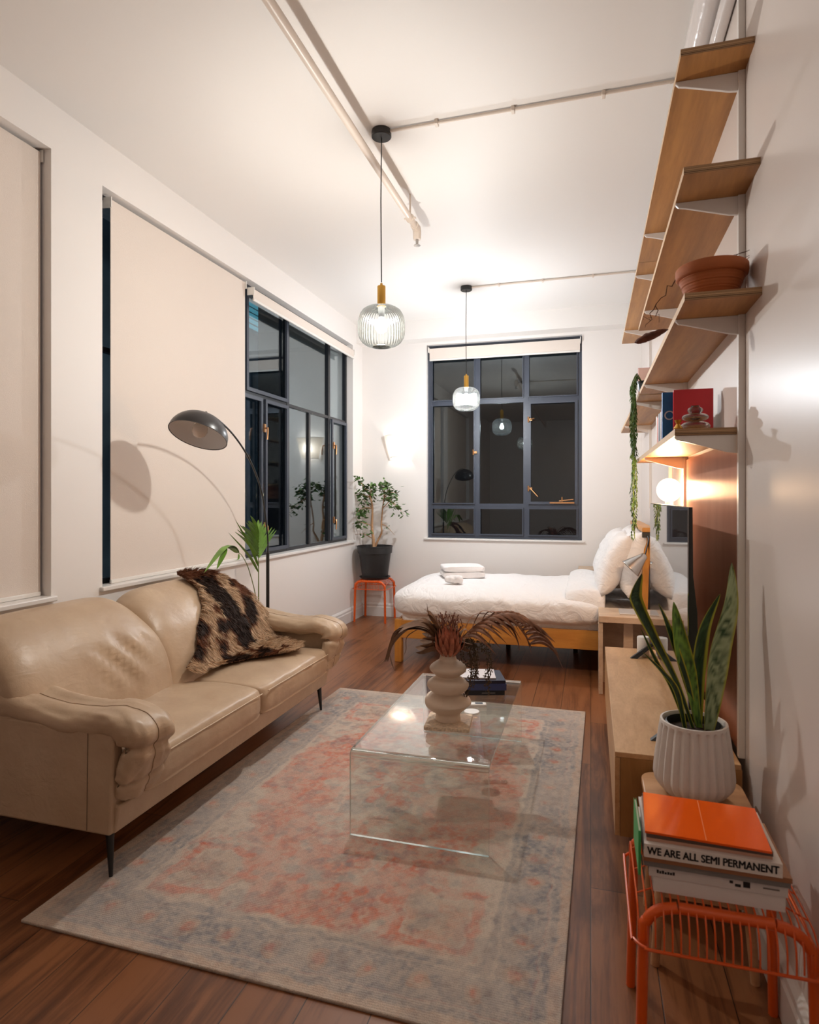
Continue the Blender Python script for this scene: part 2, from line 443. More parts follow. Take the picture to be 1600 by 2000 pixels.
def handle_b(x, z, dx, dz, n=3):
    y = YB + .03; mb = MB(); mb.box(x - .03, x + .02, y, y + .02, z - .012, z + .012)
    mb.tube([(x - .02, y, z - .03), (x - .02, y - .01, z + .03)], .009, 8)
    if dx: mb.tube([(x, y - .004, z), (x + dx, y - .03, z + dz)], .006, 8)
    return build('window_handle', mb, M['brass_h'], w2)
handle_b(-.64, 2.25, .045, .008); handle_b(-.64, 1.49, .085, -.09); handle_b(-1.255, 1.9, 0, 0)
mb = MB(); y = YB + .028
mb.box(-.43, -.17, y, y + .012, lz + .03, lz + .045); mb.tube([(-.3, y, lz + .05), (-.3, y - .004, lz + .10)], .008, 8); mb.tube([(-.33, y, lz + .058), (-.18, y, lz + .075)], .006, 8)
build('window_stay', mb, M['brass_h'], w2)

# ---- roller blinds
def blind(label, axis, fx, a0, a1, ztop, zbot, drop_out=0.0):
    base = (fx, a0, zbot) if axis == 'y' else (a0, fx, zbot)
    r = thing('roller_blind', label, 'blind', base, None)
    def B(p0, p1, q0, q1, z0, z1):
        mb = MB(); return mb.box(p0, p1, q0, q1, z0, z1) if axis == 'y' else mb.box(q0, q1, p0, p1, z0, z1)
    s = 1 if axis == 'y' else -1
    build('fabric', B(fx - .0012, fx + .0012, a0, a1, zbot + .01, ztop), M['blind'], r, smooth=False)
    rl = MB()
    if axis == 'y': rl.tube([(fx - .022 * s, a0 + .004, ztop - .02), (fx - .022 * s, a1 - .004, ztop - .02)], .022, 16)
    else: rl.tube([(a0 + .004, fx - .022 * s, ztop - .02), (a1 - .004, fx - .022 * s, ztop - .02)], .022, 16)
    build('roller_tube', rl, M['blind'], r)
    build('bottom_rail', B(fx - .008, fx + .008, a0, a1, zbot, zbot + .022), M['rail'], r, bevel=.004)
    for a in (a0 - .008, a1 + .001):
        build('bracket', B(fx - .05, fx + .012, a, a + .007, ztop - .05, ztop + .01), M['rail'], r)
    return r
blind('wide cream roller blind pulled fully down behind the leather sofa', 'y', -2.635, 2.95, 4.395, 3.10, .9026)
b2 = blind('cream roller blind rolled up above the bare left window panes', 'y', -2.578, 4.425, 6.62, 3.055, 2.957)
blind('cream roller blind fully down in the recess at the far left edge', 'y', -2.655, .42, 2.495, 3.13, .9026)
blind('cream roller blind rolled up at the top of the back window', 'x', YB + .015, bx0 + .03, bx1 - .02, 3.10, 2.957)

# ---- services on the ceiling
o = thing('sprinkler_pipe', 'cream painted sprinkler pipe running under the ceiling to a small head', 'pipe', (-1.136, 4.09, 3.22))
build('pipe', MB().tube([(-1.136, -2.5, 3.222), (-1.136, 4.06, 3.222)], .021, 16), M['pipe'], o)
mb = MB().tube([(-1.136, 4.03, 3.222), (-1.136, 4.085, 3.222), (-1.136, 4.10, 3.205), (-1.136, 4.10, 3.15)], [.027, .029, .028, .026], 16)
build('elbow', mb, M['pipe'], o)
mb = MB().tube([(-1.136, 4.10, 3.15), (-1.136, 4.10, 3.115)], [.011, .008], 12).lathe([(.0, 3.112), (.022, 3.112), (.024, 3.109), (.0, 3.108)], (-1.136, 4.10, 0), 16)
build('sprinkler_head', mb, M['chrome'], o)
mb = MB().tube([(-1.136, 3.93, 3.24), (-1.136, 3.93, 3.38)], .006, 8).tube([(-1.175, 3.93, 3.222), (-1.097, 3.93, 3.222)], .007, 8)
mb.lathe([(.028, -.012), (.03, 0), (.028, .012)], (0, 0, 0), 16)
k0 = len(mb.v) - 48
mb.mul(Matrix.Translation((-1.136, 3.93, 3.222)) @ Matrix.Rotation(PI / 2, 4, 'X'), k0)
build('hanger', mb, M['pipe'], o)
def conduit(y, x0, label):
    o = thing('ceiling_conduit', label, 'conduit', (x0, y, ZC), 'conduits feeding the pendant lamps')
    P = [(x0, y, ZC - .012), (.30, y - .01, ZC - .012), (.36, y - .012, ZC - .016), (.385, y - .012, ZC - .03), (.385, y - .012, 3.2)]
    build('tube', MB().tube(catmull(P, 5), .0085, 10), M['pipe'], o)
    for x in (x0 + .28, x0 + .68, x0 + 1.12):
        build('clip', MB().box(x - .009, x + .009, y - .02, y + .02, ZC - .024, ZC), M['pipe'], o, bevel=.003)
conduit(3.2, -1.06, 'cream conduit along the ceiling from the nearer pendant lamp')
conduit(5.806, -1.10, 'cream conduit along the ceiling from the farther pendant lamp')
o = tag(build('duct_pipe', MB().tube([(.445, -2.55, 3.315), (.445, 6.9, 3.315)], .062, 24), M['pipe_gloss'], origin=(.445, 0, 3.315)), 'thick glossy white pipe along the top of the right wall', 'pipe')
o = tag(build('duct_pipe', MB().tube([(.482, -2.55, 3.215), (.482, 6.9, 3.215)], .026, 20), M['pipe_gloss'], origin=(.482, 0, 3.215)), 'thinner glossy white pipe running under the thick one, right wall', 'pipe')

# ---- night outside
nb = MB().box(-6.3, 5.0, 11.0, 11.3, -4, 9)
tag(build('neighbouring_building', nb, plain('dark_render', C(30, 31, 38), .9), origin=(-1, 11, -4)), 'dark facade of the neighbouring building seen through the back window', 'building')
nb2 = thing('neighbouring_building', 'grey green building with blue lit louvres seen through the left window', 'building', (-6.5, 10, -4))
build('wall', MB().box(-6.8, -6.5, 0, 24, -4, 9), plain('grey_green_render', C(120, 138, 142), .9, var=.5, vscale=1.2), nb2, smooth=False)
M['slat'] = emis('blue_lit_slat', (.10, .42, .55, 1), .6)
for i in range(7):
    build('louvre', MB().box(-6.5, -6.44, 10.9, 12.3, 4.75 + i * .11, 4.80 + i * .11), M['slat'], nb2, smooth=False)

# ================================================================== LAMPS
def ribbed(prof, n, amp):
    mb = MB(); N = n * 6
    def rad(a, r, z, j): return r * (1 + amp * (abs(math.sin(a * n / 2)) - .5)) if r > .03 else r
    mb.lathe(prof, (0, 0, 0), N, rad=rad, cap0=False, cap1=False); return mb
t = NT('ribbed_clear_glass')
tr = t.n('ShaderNodeBsdfTransparent'); tr.inputs[0].default_value = (.94, .96, .95, 1)
gl = t.n('ShaderNodeBsdfGlossy'); gl.inputs['Roughness'].default_value = .03; gl.inputs[0].default_value = (.75, .77, .75, 1)
lw = t.n('ShaderNodeLayerWeight'); lw.inputs[0].default_value = .35
mx = t.n('ShaderNodeMixShader'); t.l(lw.outputs['Fresnel'], mx.inputs[0]); t.l(tr.outputs[0], mx.inputs[1]); t.l(gl.outputs[0], mx.inputs[2])
tl = t.n('ShaderNodeBsdfTranslucent'); tl.inputs[0].default_value = (.9, .93, .9, 1)
m2 = t.n('ShaderNodeMixShader'); m2.inputs[0].default_value = .004; t.l(mx.outputs[0], m2.inputs[1]); t.l(tl.outputs[0], m2.inputs[2])
t.l(m2.outputs[0], t.out.inputs[0]); M['ribglass'] = t.m
def glow(name, col, strength, through):
    t = NT(name); tr = t.n('ShaderNodeBsdfTransparent'); tr.inputs[0].default_value = (through, through, through, 1)
    e = t.n('ShaderNodeEmission'); e.inputs[0].default_value = col; e.inputs[1].default_value = strength
    a = t.n('ShaderNodeAddShader'); t.l(tr.outputs[0], a.inputs[0]); t.l(e.outputs[0], a.inputs[1]); t.l(a.outputs[0], t.out.inputs[0]); return t.m
M['bulb_on'] = glow('lit_bulb_glass', (1, .98, .95, 1), 7, .85)
M['bulb_globe'] = glow('lit_warm_globe', (1, .80, .50, 1), 1.6, .8)
M['filament'] = emis('lit_filament', (1, .85, .6, 1), 30)
def pendant(x, y, label, pw, pc):
    o = thing('pendant_lamp', label, 'lamp', (x, y, 2.2), 'ribbed glass pendant lamps')
    build('canopy', MB().lathe([(0, 3.38), (.052, 3.38), (.054, 3.372), (.054, 3.346), (.05, 3.342), (0, 3.342)], (x, y, 0), 32, cap0=False, cap1=False), M['black'], o, angle=30)
    build('cable', MB().tube([(x, y, 3.345), (x - .001, y, 3.2), (x - .003, y, 3.0), (x, y, 2.56)], .0032, 8), M['black'], o)
    build('brass_sleeve', MB().lathe([(0, 2.555), (.006, 2.555), (.008, 2.541), (.021, 2.539), (.0225, 2.536), (.0225, 2.428), (0, 2.428)], (x, y, 0), 28, cap0=False, cap1=False), M['brass'], o, angle=30)
    prof = [(.026, .222), (.05, .221), (.078, .215), (.102, .199), (.117, .175), (.125, .145), (.127, .11), (.1255, .075), (.119, .05), (.104, .028), (.082, .012), (.062, .005), (.05, .002), (.046, .006), (.044, .012)]
    mb = ribbed(prof, 44, .025); mb.mul(Matrix.Translation((x, y, 2.207)))
    build('glass_shade', mb, M['ribglass'], o, angle=180)
    build('bulb', MB().lathe([(.0, 0), (.018, .004), (.029, .018), (.032, .034), (.028, .052), (.016, .075), (.013, .09), (0, .09)], (x, y, 2.285), 20, cap0=False, cap1=False), M['bulb_on'], o)
    build('socket', MB().lathe([(.015, 2.37), (.018, 2.43)], (x, y, 0), 16), M['black'], o)
    l = light('pendant_light', 'POINT', (x, y, 2.318), pw, pc, size=.022)
    return o
pendant(-1.088, 3.204, 'nearer ribbed glass pendant lamp with brass sleeve, above the coffee table end', P_PEND['n'], (1.0, .955, .91))
pendant(-1.127, 5.806, 'farther ribbed glass pendant lamp with brass sleeve, in front of the back window', P_PEND['f'], (.93, .95, 1.0))

# wall sconce
sx, sy, sz = -2.13, YB, 1.857
o = thing('wall_sconce', 'white pleated fabric wall lamp glowing beside the corner plant', 'lamp', (sx, sy, sz))
def sconce(u, v):
    a = PI + PI * u
    R = .107 + (.172 - .107) * v
    wob = 1 + .035 * math.sin(u * 30 * 2 * PI)
    return (sx + R * wob * math.cos(a), sy - .012 + R * .72 * wob * math.sin(a), sz + .253 * v)
t = NT('pleated_white_shade')
df = t.n('ShaderNodeBsdfDiffuse'); df.inputs[0].default_value = C(240, 234, 226)
tl = t.n('ShaderNodeBsdfTranslucent'); tl.inputs[0].default_value = C(250, 242, 232)
mx = t.n('ShaderNodeMixShader'); mx.inputs[0].default_value = .42; t.l(df.outputs[0], mx.inputs[1]); t.l(tl.outputs[0], mx.inputs[2]); t.l(mx.outputs[0], t.out.inputs[0])
build('shade', MB().grid(sconce, 273, 5), t.m, o, angle=180)
for v_ in (0, 1):
    build('rim', MB().tube([sconce(i_ / 60, v_) for i_ in range(61)], .0035, 6), M['rail'], o)
build('wall_plate', MB().box(sx - .03, sx + .03, sy - .02, sy, sz + .05, sz + .19), M['rail'], o, bevel=.004)
build('bulb', MB().lathe([(0, 0), (.02, .008), (.026, .026), (.018, .05), (0, .052)], (sx, sy - .075, sz + .10), 16, cap0=False, cap1=False), M['bulb_on'], o)
light('sconce_light', 'POINT', (sx, sy - .075, sz + .128), P_SCONCE, (1, .95, .9), size=.025)

# arc floor lamp
lb = (-2.302, 4.158, 0)
o = thing('floor_lamp', 'black arc floor lamp with domed shade, switched off behind the sofa', 'lamp', lb)
build('base', MB().lathe([(0, .03), (.13, .028), (.14, .02), (.14, 0), (0, 0)], (lb[0], lb[1], 0), 40, cap0=False, cap1=False), M['black'], o)
build('pole', MB().tube([(lb[0], lb[1], .02), (lb[0], lb[1], .985)], .0125, 16), M['black'], o)
arc = [(-2.302, 4.158, .98), (-2.302, 4.158, 1.09), (-2.296, 4.11, 1.268), (-2.289, 4.055, 1.411), (-2.278, 3.968, 1.53), (-2.26, 3.84, 1.645), (-2.244, 3.705, 1.735), (-2.226, 3.56, 1.807), (-2.208, 3.415, 1.857), (-2.191, 3.286, 1.886), (-2.177, 3.18, 1.893)]
build('arm', MB().tube(catmull(arc, 5), .0062, 10), M['black'], o)
dome = MB(); inner = MB()
R = .168
for mbx, rr in ((dome, R), (inner, R - .004)):
    prof = []
    for i in range(17):
        a = i / 16 * PI / 2
        prof.append((rr * math.sin(a) if i else .0005, rr * .80 * math.cos(a)))
    mbx.lathe(prof, (0, 0, 0), 48, cap0=False, cap1=False)
dome.lathe([(R, 0), (R + .001, -.003), (R - .004, -.003), (R - .004, 0)], (0, 0, 0), 48, cap0=False, cap1=False)
axisv = Vector((.05, .42, .88)).normalized()
rot = axisv.to_track_quat('Z', 'Y').to_matrix().to_4x4()
cen = Vector((-2.165, 3.105, 1.752))
mt = Matrix.Translation(cen) @ rot
shade = build('shade', dome.mul(mt), plain('black_enamel', C(44, 40, 40), .32), o)
sub('shade_lining', inner.mul(mt), plain('white_enamel_lining', C(236, 234, 234), .5), shade, (lb[0], lb[1], 0))
k = MB().lathe([(0, .0), (.011, .001), (.011, .018), (.006, .026), (0, .027)], (0, 0, R * .79), 16, cap0=False, cap1=False).mul(mt); build('finial', k, M['black'], o)
g = MB().lathe([(0.001, -.052), (.022, -.048), (.038, -.03), (.045, -.006), (.040, .018), (.026, .038), (.015, .055), (.014, .085)], (0, 0, .04), 24, cap0=False, cap1=False).mul(mt)
build('bulb', g, plain('pearl_bulb_glass', C(222, 208, 196), .15), o)
for ch in o.children:
    for g2 in ch.children: pass

# ================================================================== SHELVES on the right wall
YU = [2.39, 3.72, 4.40, 5.83]
for i, y in enumerate(YU):
    lab = ['white steel shelf upright nearest the camera', 'white steel shelf upright beside the glowing globe lamp', 'white steel shelf upright just beyond the second one', 'white steel shelf upright farthest along, near the bed'][i]
    mb = MB().box(XR - .022, XR, y - .0125, y + .0125, .5 if i < 2 else 1.3, 3.18)
    tag(build('shelf_upright', mb, M['trim'], origin=(XR, y, .5), bevel=.002), lab, 'shelf upright', 'shelf uprights')
def bracket(y, ztop, z_len=.2):
    x1 = XR - .02; x0 = x1 - z_len
    poly = [(x1, ztop), (x0, ztop), (x0 - .002, ztop - .007), (x0 + .008, ztop - .018), (x0 + .03, ztop - .022), (x1 - .03, ztop - .062), (x1, ztop - .066)]
    return MB().prism(poly, 1, y - .006, y + .006)
def shelf(x0, y0, y1, zt, brs, label, th=.024):
    r = thing('wall_shelf', label, 'shelf', (XR, y0, zt - th), 'plywood wall shelves')
    b = MB().box(x0, XR, y0, y1, zt - th, zt, mis=[0, 0, 1, 0, 1, 1])
    o2 = build('board', b, [M['ply'], M['plywood_edge'], ], r, smooth=False)
    for y in brs: build('bracket', bracket(y, zt - th), M['trim'], r, smooth=False, bevel=.002)
    return r
M['ply_edge_light'] = plain('pale_ply_front_edge', C(206, 176, 142), .6)
def shelf2(*a, **k):
    r = shelf(*a, **k)
    b = [c for c in r.children if c.name.startswith('board')][0]
    b.data.materials.append(M['ply_edge_light'])
    b.data.polygons[5].material_index = 2
    return r
# face order may change with normals recalculation only in winding, not in index
shelf2(.288, 2.25, 4.16, 2.89, [2.39, 3.72], 'topmost plywood wall shelf, its near half nearest the ceiling')
shelf2(.288, 4.165, 6.33, 2.89, [4.40, 5.83], 'topmost plywood wall shelf, its far half above the bed')
shelf2(.288, 2.18, 4.16, 2.462, [2.39, 3.72], 'empty plywood wall shelf, second from the top')
shelf2(.288, 2.16, 4.06, 2.05, [2.39, 3.72], 'plywood wall shelf holding the terracotta bowl')
shelf2(.288, 4.10, 6.5, 2.05, [4.40, 5.83], 'plywood wall shelf holding the trailing plant, beyond the bowl shelf')
shelf2(.288, 2.403, 4.32, 1.642, [2.415, 3.72], 'lowest plywood wall shelf holding books, lit from beneath')

# copper panel
tag(build('copper_panel', MB().box(XR - .008, XR, 2.405, 3.70, .5, 1.6), M['copper'], origin=(XR, 2.4, .5), smooth=False), 'brushed copper sheet on the wall behind the television', 'panel')

# terracotta bowl with dried plant
bx, by, bz = .392, 2.31, 2.05
o = thing('bowl_planter', 'wide terracotta bowl planter with withered plant on a high shelf', 'planter', (bx, by, bz))
def ribs(a, r, z, j): return r
prof = [(.001, 0), (.066, 0), (.068, .004)]
for i in range(22):
    f = i / 21; prof.append((.068 + .034 * f ** .8 + .0012 * math.sin(i * 2.6), .006 + .078 * f))
prof += [(.107, .086), (.111, .09), (.113, .104), (.1125, .120), (.109, .124), (.105, .122), (.102, .10), (.09, .098), (.001, .098)]
build('bowl', MB().lathe(prof, (bx, by, bz), 48, cap0=False, cap1=False), M['terracotta'], o, angle=50)
build('soil', MB().lathe([(.001, .112), (.06, .112), (.1, .108), (.1, .10)], (bx, by, bz), 24, cap0=False, cap1=False), M['soil'], o)
mb = MB(); rd = random.Random(4)
def twig(mb, p, q, r0=.002, r1=.0008, bend=.02, n=6):
    p = Vector(p); q = Vector(q); pts = []
    for i in range(n + 1):
        t_ = i / n; pts.append(p.lerp(q, t_) + Vector((rd.uniform(-bend, bend), rd.uniform(-bend, bend), rd.uniform(-bend, bend))) * math.sin(PI * t_) * .6)
    mb.tube(pts, [r0 + (r1 - r0) * i / n for i in range(n + 1)], 5); return pts
twig(mb, (bx - .05, by + .03, bz + .112), (bx - .10, by + .03, bz + .118)); twig(mb, (bx - .10, by + .03, bz + .12), (bx - .165, by + .10, bz + .045), .0022, .0015)
twig(mb, (bx - .165, by + .10, bz + .045), (bx - .20, by + .13, bz - .03)); twig(mb, (bx - .165, by + .10, bz + .045), (bx - .155, by + .11, bz - .02)); twig(mb, (bx - .18, by + .1, bz + .0), (bx - .21, by + .12, bz + .0), .001, .0006)
for i in range(9):
    a = rd.uniform(-.6, 1.2); twig(mb, (bx + rd.uniform(-.03, .08), by + rd.uniform(-.04, .04), bz + .11), (bx + .06 + .05 * math.cos(a), by - .02 + .05 * math.sin(a), bz + .13 + rd.uniform(0, .035)), .0016, .0007, .02)
build('dry_stems', mb, plain('dry_stem', C(84, 52, 36), .8), o)
mb = MB()
def podf(u, v):
    a = 2 * PI * u; t_ = v; r = .030 * math.sin(PI * min(1, t_ * 1.02)) ** .55 * (1 - .35 * t_)
    p = Vector((-.235 + .115 * t_, .16 - .02 * t_, -.075 + .035 * t_ + r * math.sin(a) * .62)); p.y += r * math.cos(a) * .8
    nn = .004 * NZ(Vector((u * 5, v * 9, 3)))
    return (bx + p.x, by + p.y, bz + p.z + nn)
mb.grid(podf, 20, 22, closeu=True)
build('withered_leaf', mb, plain('withered_leaf', C(98, 48, 28), .7, bump=.8, bscale=120, var=.4, vscale=30), o)

# trailing plant
px_, py_, pz_ = .345, 4.34, 2.05
o = thing('trailing_plant', 'trailing green plant hanging down from the middle shelf', 'plant', (px_, py_, pz_))
build('pot', MB().lathe([(.001, 0), (.04, 0), (.052, .085), (.055, .087), (.055, .10), (.05, .10), (.048, .08), (.001, .08)], (px_, py_, pz_), 28, cap0=False, cap1=False), plain('dark_glazed_pot', C(58, 66, 72), .3), o)
mb = MB(); lf = MB(); cols = []
rd = random.Random(11)
for i in range(15):
    L = rd.choice([.35, .45, .55, .6, .75, .9, .97]); yy = py_ - .10 + rd.uniform(-.10, .10); xx = .262 + rd.uniform(-.018, .012)
    p0 = Vector((px_ - .02, py_ + rd.uniform(-.03, .03), pz_ + .09)); top = Vector((px_ - .06, (py_ + yy) / 2, pz_ + .125 + rd.uniform(-.01, .02)))
    P = [p0, top, Vector((xx, yy, pz_ + .06))]
    nseg = int(L / .06)
    for k in range(1, nseg + 1): P.append(Vector((xx + rd.uniform(-.008, .008), yy + rd.uniform(-.012, .012), pz_ + .06 - L * k / nseg)))
    pts = catmull(P, 4)
    mb.tube(pts, .0016, 5)
    for p in pts[4:]:
        for _ in range(2):
            a = rd.uniform(0, 2 * PI); l = rd.uniform(.022, .036); d = Vector((math.cos(a) * .5, math.sin(a) * .5, -1)).normalized(); sd = Vector((-math.sin(a), math.cos(a), 0)) * l * .16
            q = p + d * l; m_ = p + d * l * .45
            lf.add([p, m_ + sd, q, m_ - sd], [(0, 1, 2, 3)])
build('vines', mb, plain('vine_stem', C(96, 112, 52), .6), o)
build('foliage', lf, plain('vine_leaf', C(72, 104, 44), .5, var=.35, vscale=6), o, smooth=False)

# ---- books on the lowest shelf, book behind the plant shelf
def book(loc, w_, d_, h_, cover, label, group, rz=0, kind='standing', spine='-x', text=None, tcol=None, pages=C(226, 216, 200), cat='book', extra=None):
    """origin at bottom centre; w_ = thickness across, d_ = spine to fore edge, h_ = spine height"""
    o = thing('book', label, cat, loc, group, world=False); o.rotation_euler = (0, 0, rz)
    t_ = min(.003, w_ * .16)
    mb = MB()
    if kind == 'standing':   # spine faces -x, thickness along y, height z
        x0, x1, y0, y1 = -d_ / 2, d_ / 2, -w_ / 2, w_ / 2
        mb.box(x0, x1, y0, y0 + t_, 0, h_); mb.box(x0, x1, y1 - t_, y1, 0, h_); mb.box(x0, x0 + t_, y0 + t_, y1 - t_, 0, h_)
        pg = MB().box(x0 + t_, x1 - .004, y0 + t_, y1 - t_, .003, h_ - .003)
    else:                    # lying, spine faces -y, thickness z
        x0, x1, y0, y1 = -h_ / 2, h_ / 2, -d_ / 2, d_ / 2
        mb.box(x0, x1, y0, y1, 0, t_); mb.box(x0, x1, y0, y1, w_ - t_, w_); mb.box(x0, x1, y0, y0 + t_, t_, w_ - t_)
        pg = MB().box(x0 + .003, x1 - .003, y0 + t_, y1 - .003, t_, w_ - t_)
    build('cover', mb, cover, o, smooth=False)
    build('pages', pg, plain('book_pages', pages, .8) if 'pg%s' % str(pages) not in M else M['pg%s' % str(pages)], o, smooth=False)
    return o
def col(name, c, r=.45, **k): return plain(name, c, r, **k)
G = 'books on the lowest shelf'
z = 1.642
book((.405, 2.80, z), .022, .15, .20, col('red_cover', C(200, 38, 52)), 'red hardback with its cover facing the camera, behind the glass vase', G)
book((.425, 2.828, z), .016, .10, .185, col('cream_cover', C(214, 200, 176)), 'thin cream book between the red and the blue book', G)
bb = book((.378, 2.862, z), .03, .17, .20, col('blue_cover', C(16, 104, 172)), 'tall blue book with pale lettering on its spine', G)
def text(body, size, loc, rot, mat, parent, name='spine_title', extr=.0004, bold=0, fit=None):
    cu = bpy.data.curves.new(name, 'FONT'); cu.body = body; cu.size = size; cu.extrude = extr; cu.align_x = 'CENTER'; cu.align_y = 'CENTER'; cu.offset = bold
    cu.materials.append(mat)
    o = bpy.data.objects.new(name, cu); sc.collection.objects.link(o); o.parent = parent; o.location = loc; o.rotation_euler = rot
    bpy.context.view_layer.update()
    cu.offset = 0
    bpy.context.view_layer.update()
    me = bpy.data.meshes.new_from_object(o.evaluated_get(bpy.context.evaluated_depsgraph_get()))
    if fit:
        xs_ = [v_.co.x for v_ in me.vertices]; k_ = fit / (max(xs_) - min(xs_))
        for v_ in me.vertices: v_.co.x *= k_
    bpy.data.objects.remove(o)
    if bold:
        vs = [tuple(v_.co) for v_ in me.vertices]; fs = [tuple(p_.vertices) for p_ in me.polygons]; V_ = []; F_ = []
        for dx_, dy_ in ((-bold, 0), (bold, 0), (0, -bold * .6), (0, bold * .6)):
            b_0 = len(V_); V_ += [(a_[0] + dx_, a_[1] + dy_, a_[2]) for a_ in vs]; F_ += [tuple(i_ + b_0 for i_ in f_) for f_ in fs]
        me = bpy.data.meshes.new(name); me.from_pydata(V_, [], F_); me.materials.append(mat)
    o = bpy.data.objects.new(name, me); sc.collection.objects.link(o); o.parent = parent; o.location = loc; o.rotation_euler = rot
    return o
M['ink_white'] = plain('pale_ink', C(205, 222, 236), .6); M['ink_black'] = plain('black_ink', C(22, 22, 24), .6); M['ink_grey'] = plain('grey_ink', C(120, 112, 108), .6)
text('O', .055, (-.058, -.0158, .10), (PI / 2, 0, 0), M['ink_white'], bb, 'cover_lettering')
text('a', .035, (-.0858, 0, .09), (PI / 2, 0, -PI / 2), M['ink_white'], bb)
yy = 2.885
for i, (th_, h_, cn, lb_) in enumerate([(.04, .135, C(104, 34, 74), 'dark purple book beside the tall blue one'), (.025, .130, C(216, 208, 204), 'slim white book beside the purple one'), (.05, .130, C(40, 40, 48), 'black spined book in the middle of the shelf row'),
                                       (.035, .132, C(150, 150, 160), 'grey paperback beside the black spined book'), (.05, .122, C(214, 126, 112), 'salmon pink book with a red foot, second last in the row'), (.05, .132, C(228, 222, 216), 'white book at the far end of the row')]):
    yy += th_ / 2 + .002
    book((.368, yy, z), th_, .145, h_, col('cover_%d' % i, cn), lb_, G)
    yy += th_ / 2 + .001
ob = book((.40, 4.62, 2.05), .03, .16, .24, col('pink_cover', C(226, 190, 178)), 'pale pink book standing behind the trailing plant', None)
book((.40, 4.66, 2.05), .03, .16, .25, col('magenta_cover', C(196, 120, 130)), 'rose coloured book standing farther behind the trailing plant', None)

# stacked bubble vase
vx, vy = .378, 2.56
M['smoke'] = NT('smoked_glass').bsdf(C(176, 162, 158), .04, 0, trans=.93, ior=1.45)
o = thing('bubble_vase', 'small smoked glass vase of stacked bubbles in front of the red book', 'vase', (vx, vy, z))
def ball(cz, R_, h, n=10):
    return [(max(.001, R_ * math.cos(a) ** .7 if math.cos(a) > 0 else .001), cz + h * math.sin(a)) for a in [(-PI / 2 + .28) + (PI - .56) * i / n for i in range(n + 1)]]
prof = [(.001, 0), (.03, 0)] + ball(.022, .052, .02) + ball(.056, .047, .016) + ball(.083, .027, .014) + [(.014, .099), (.012, .099), (.012, .09), (.001, .09)]
build('vase_body', MB().lathe(prof, (vx, vy, z), 32, cap0=False, cap1=False), M['smoke'], o, angle=60)
build('rim', MB().lathe([(.014, .097), (.016, .1), (.012, .1)], (vx, vy, z), 24, cap0=False, cap1=False), M['smoke'], o)
o = tag(build('brass_ornament', MB().lathe([(.001, 0), (.014, .001), (.017, .010), (.010, .02), (.006, .026), (.012, .036), (.013, .04), (.008, .04), (.001, .034)], (.31, 2.49, z), 20, cap0=False, cap1=False), M['brass'], origin=(.31, 2.49, z)), 'tiny brass ornament on the near corner of the book shelf', 'ornament')

# globe lamp on the media cabinet
gx, gy, gz = .425, 3.80, 1.437
o = thing('globe_lamp', 'bare glowing globe bulb lamp behind the television', 'lamp', (gx, gy, .5))
build('base', MB().lathe([(.001, .5), (.07, .5), (.07, .515), (.02, .52), (.012, .53), (.012, 1.33), (.022, 1.335), (.022, 1.375), (.001, 1.375)], (gx, gy, 0), 28, cap0=False, cap1=False), M['rail'], o, angle=40)
build('globe', MB().lathe([(max(.001, .067 * math.cos(a)), gz + .067 * math.sin(a)) for a in [-PI / 2 + PI * i / 20 for i in range(21)]], (gx, gy, 0), 36, cap0=False, cap1=False), M['bulb_globe'], o)
build('filament', MB().tube([(gx, gy, gz - .06), (gx, gy, gz - .03)], .006, 8), M['filament'], o)
light('globe_light', 'POINT', (gx, gy, gz), P_GLOBE, (1, .62, .34), size=.05)

# ================================================================== MEDIA CABINET, TV
cx0, cx1, cy0, cy1 = .082, XR - .025, 2.32, 3.93
o = thing('media_cabinet', 'low floating oak media cabinet along the right wall', 'cabinet', (cx0, cy0, .2))
o['support'] = 'wall'
build('top', MB().box(cx0, cx1, cy0, cy1, .482, .5), M['cab_wood'], o, bevel=.0015)
build('body', MB().box(cx0 + .018, XR - .022, cy0 + .001, cy1 - .001, .204, .4815), M['cab_side'], o, smooth=False)
for k in range(3):
    a = cy0 + .002 + k * (cy1 - cy0) / 3; build('door', MB().box(cx0, cx0 + .017, a, a + (cy1 - cy0) / 3 - .004, .204, .480), M['cab_wood'], o, bevel=.001)
tx = .345
o = thing('television', 'large flat television on splayed black feet, screen off and reflecting', 'television', (tx, 3.15, .5))
ty0, ty1, tz0, tz1 = 2.42, 3.90, .565, 1.362
t = NT('glossy_black_screen'); M['screen'] = t.bsdf(C(60, 56, 56), .02, 0, ior=3.4)
build('screen', MB().box(tx - .012, tx - .008, ty0 + .004, ty1 - .004, tz0 + .012, tz1 - .004), M['screen'], o, smooth=False)
back = MB().prism([(tx - .008, tz0), (tx - .008, tz1), (tx + .004, tz1), (tx + .006, tz0 + .55), (tx + .020, tz0 + .42), (tx + .024, tz0 + .05), (tx + .018, tz0)], 1, ty0, ty1)
build('housing', back, M['plastic_black'], o, smooth=False)
for y in (3.74, 2.52):
    mb = MB()
    for s_ in (-1, 1):
        xe = tx + (s_ * .115 if s_ < 0 else .095)
        mb.add([(tx - .012, y - .014, .585), (tx + .012, y - .014, .585), (tx + .012, y + .014, .585), (tx - .012, y + .014, .585), (xe - .018, y - .012 - .05, .5005), (xe + .018, y - .012 - .05, .5005), (xe + .018, y + .012 - .05, .5005), (xe - .018, y + .012 - .05, .5005)],
               [(0, 1, 2, 3), (4, 7, 6, 5), (0, 4, 5, 1), (1, 5, 6, 2), (2, 6, 7, 3), (3, 7, 4, 0)])
    build('foot', mb, M['black'], o, smooth=False)
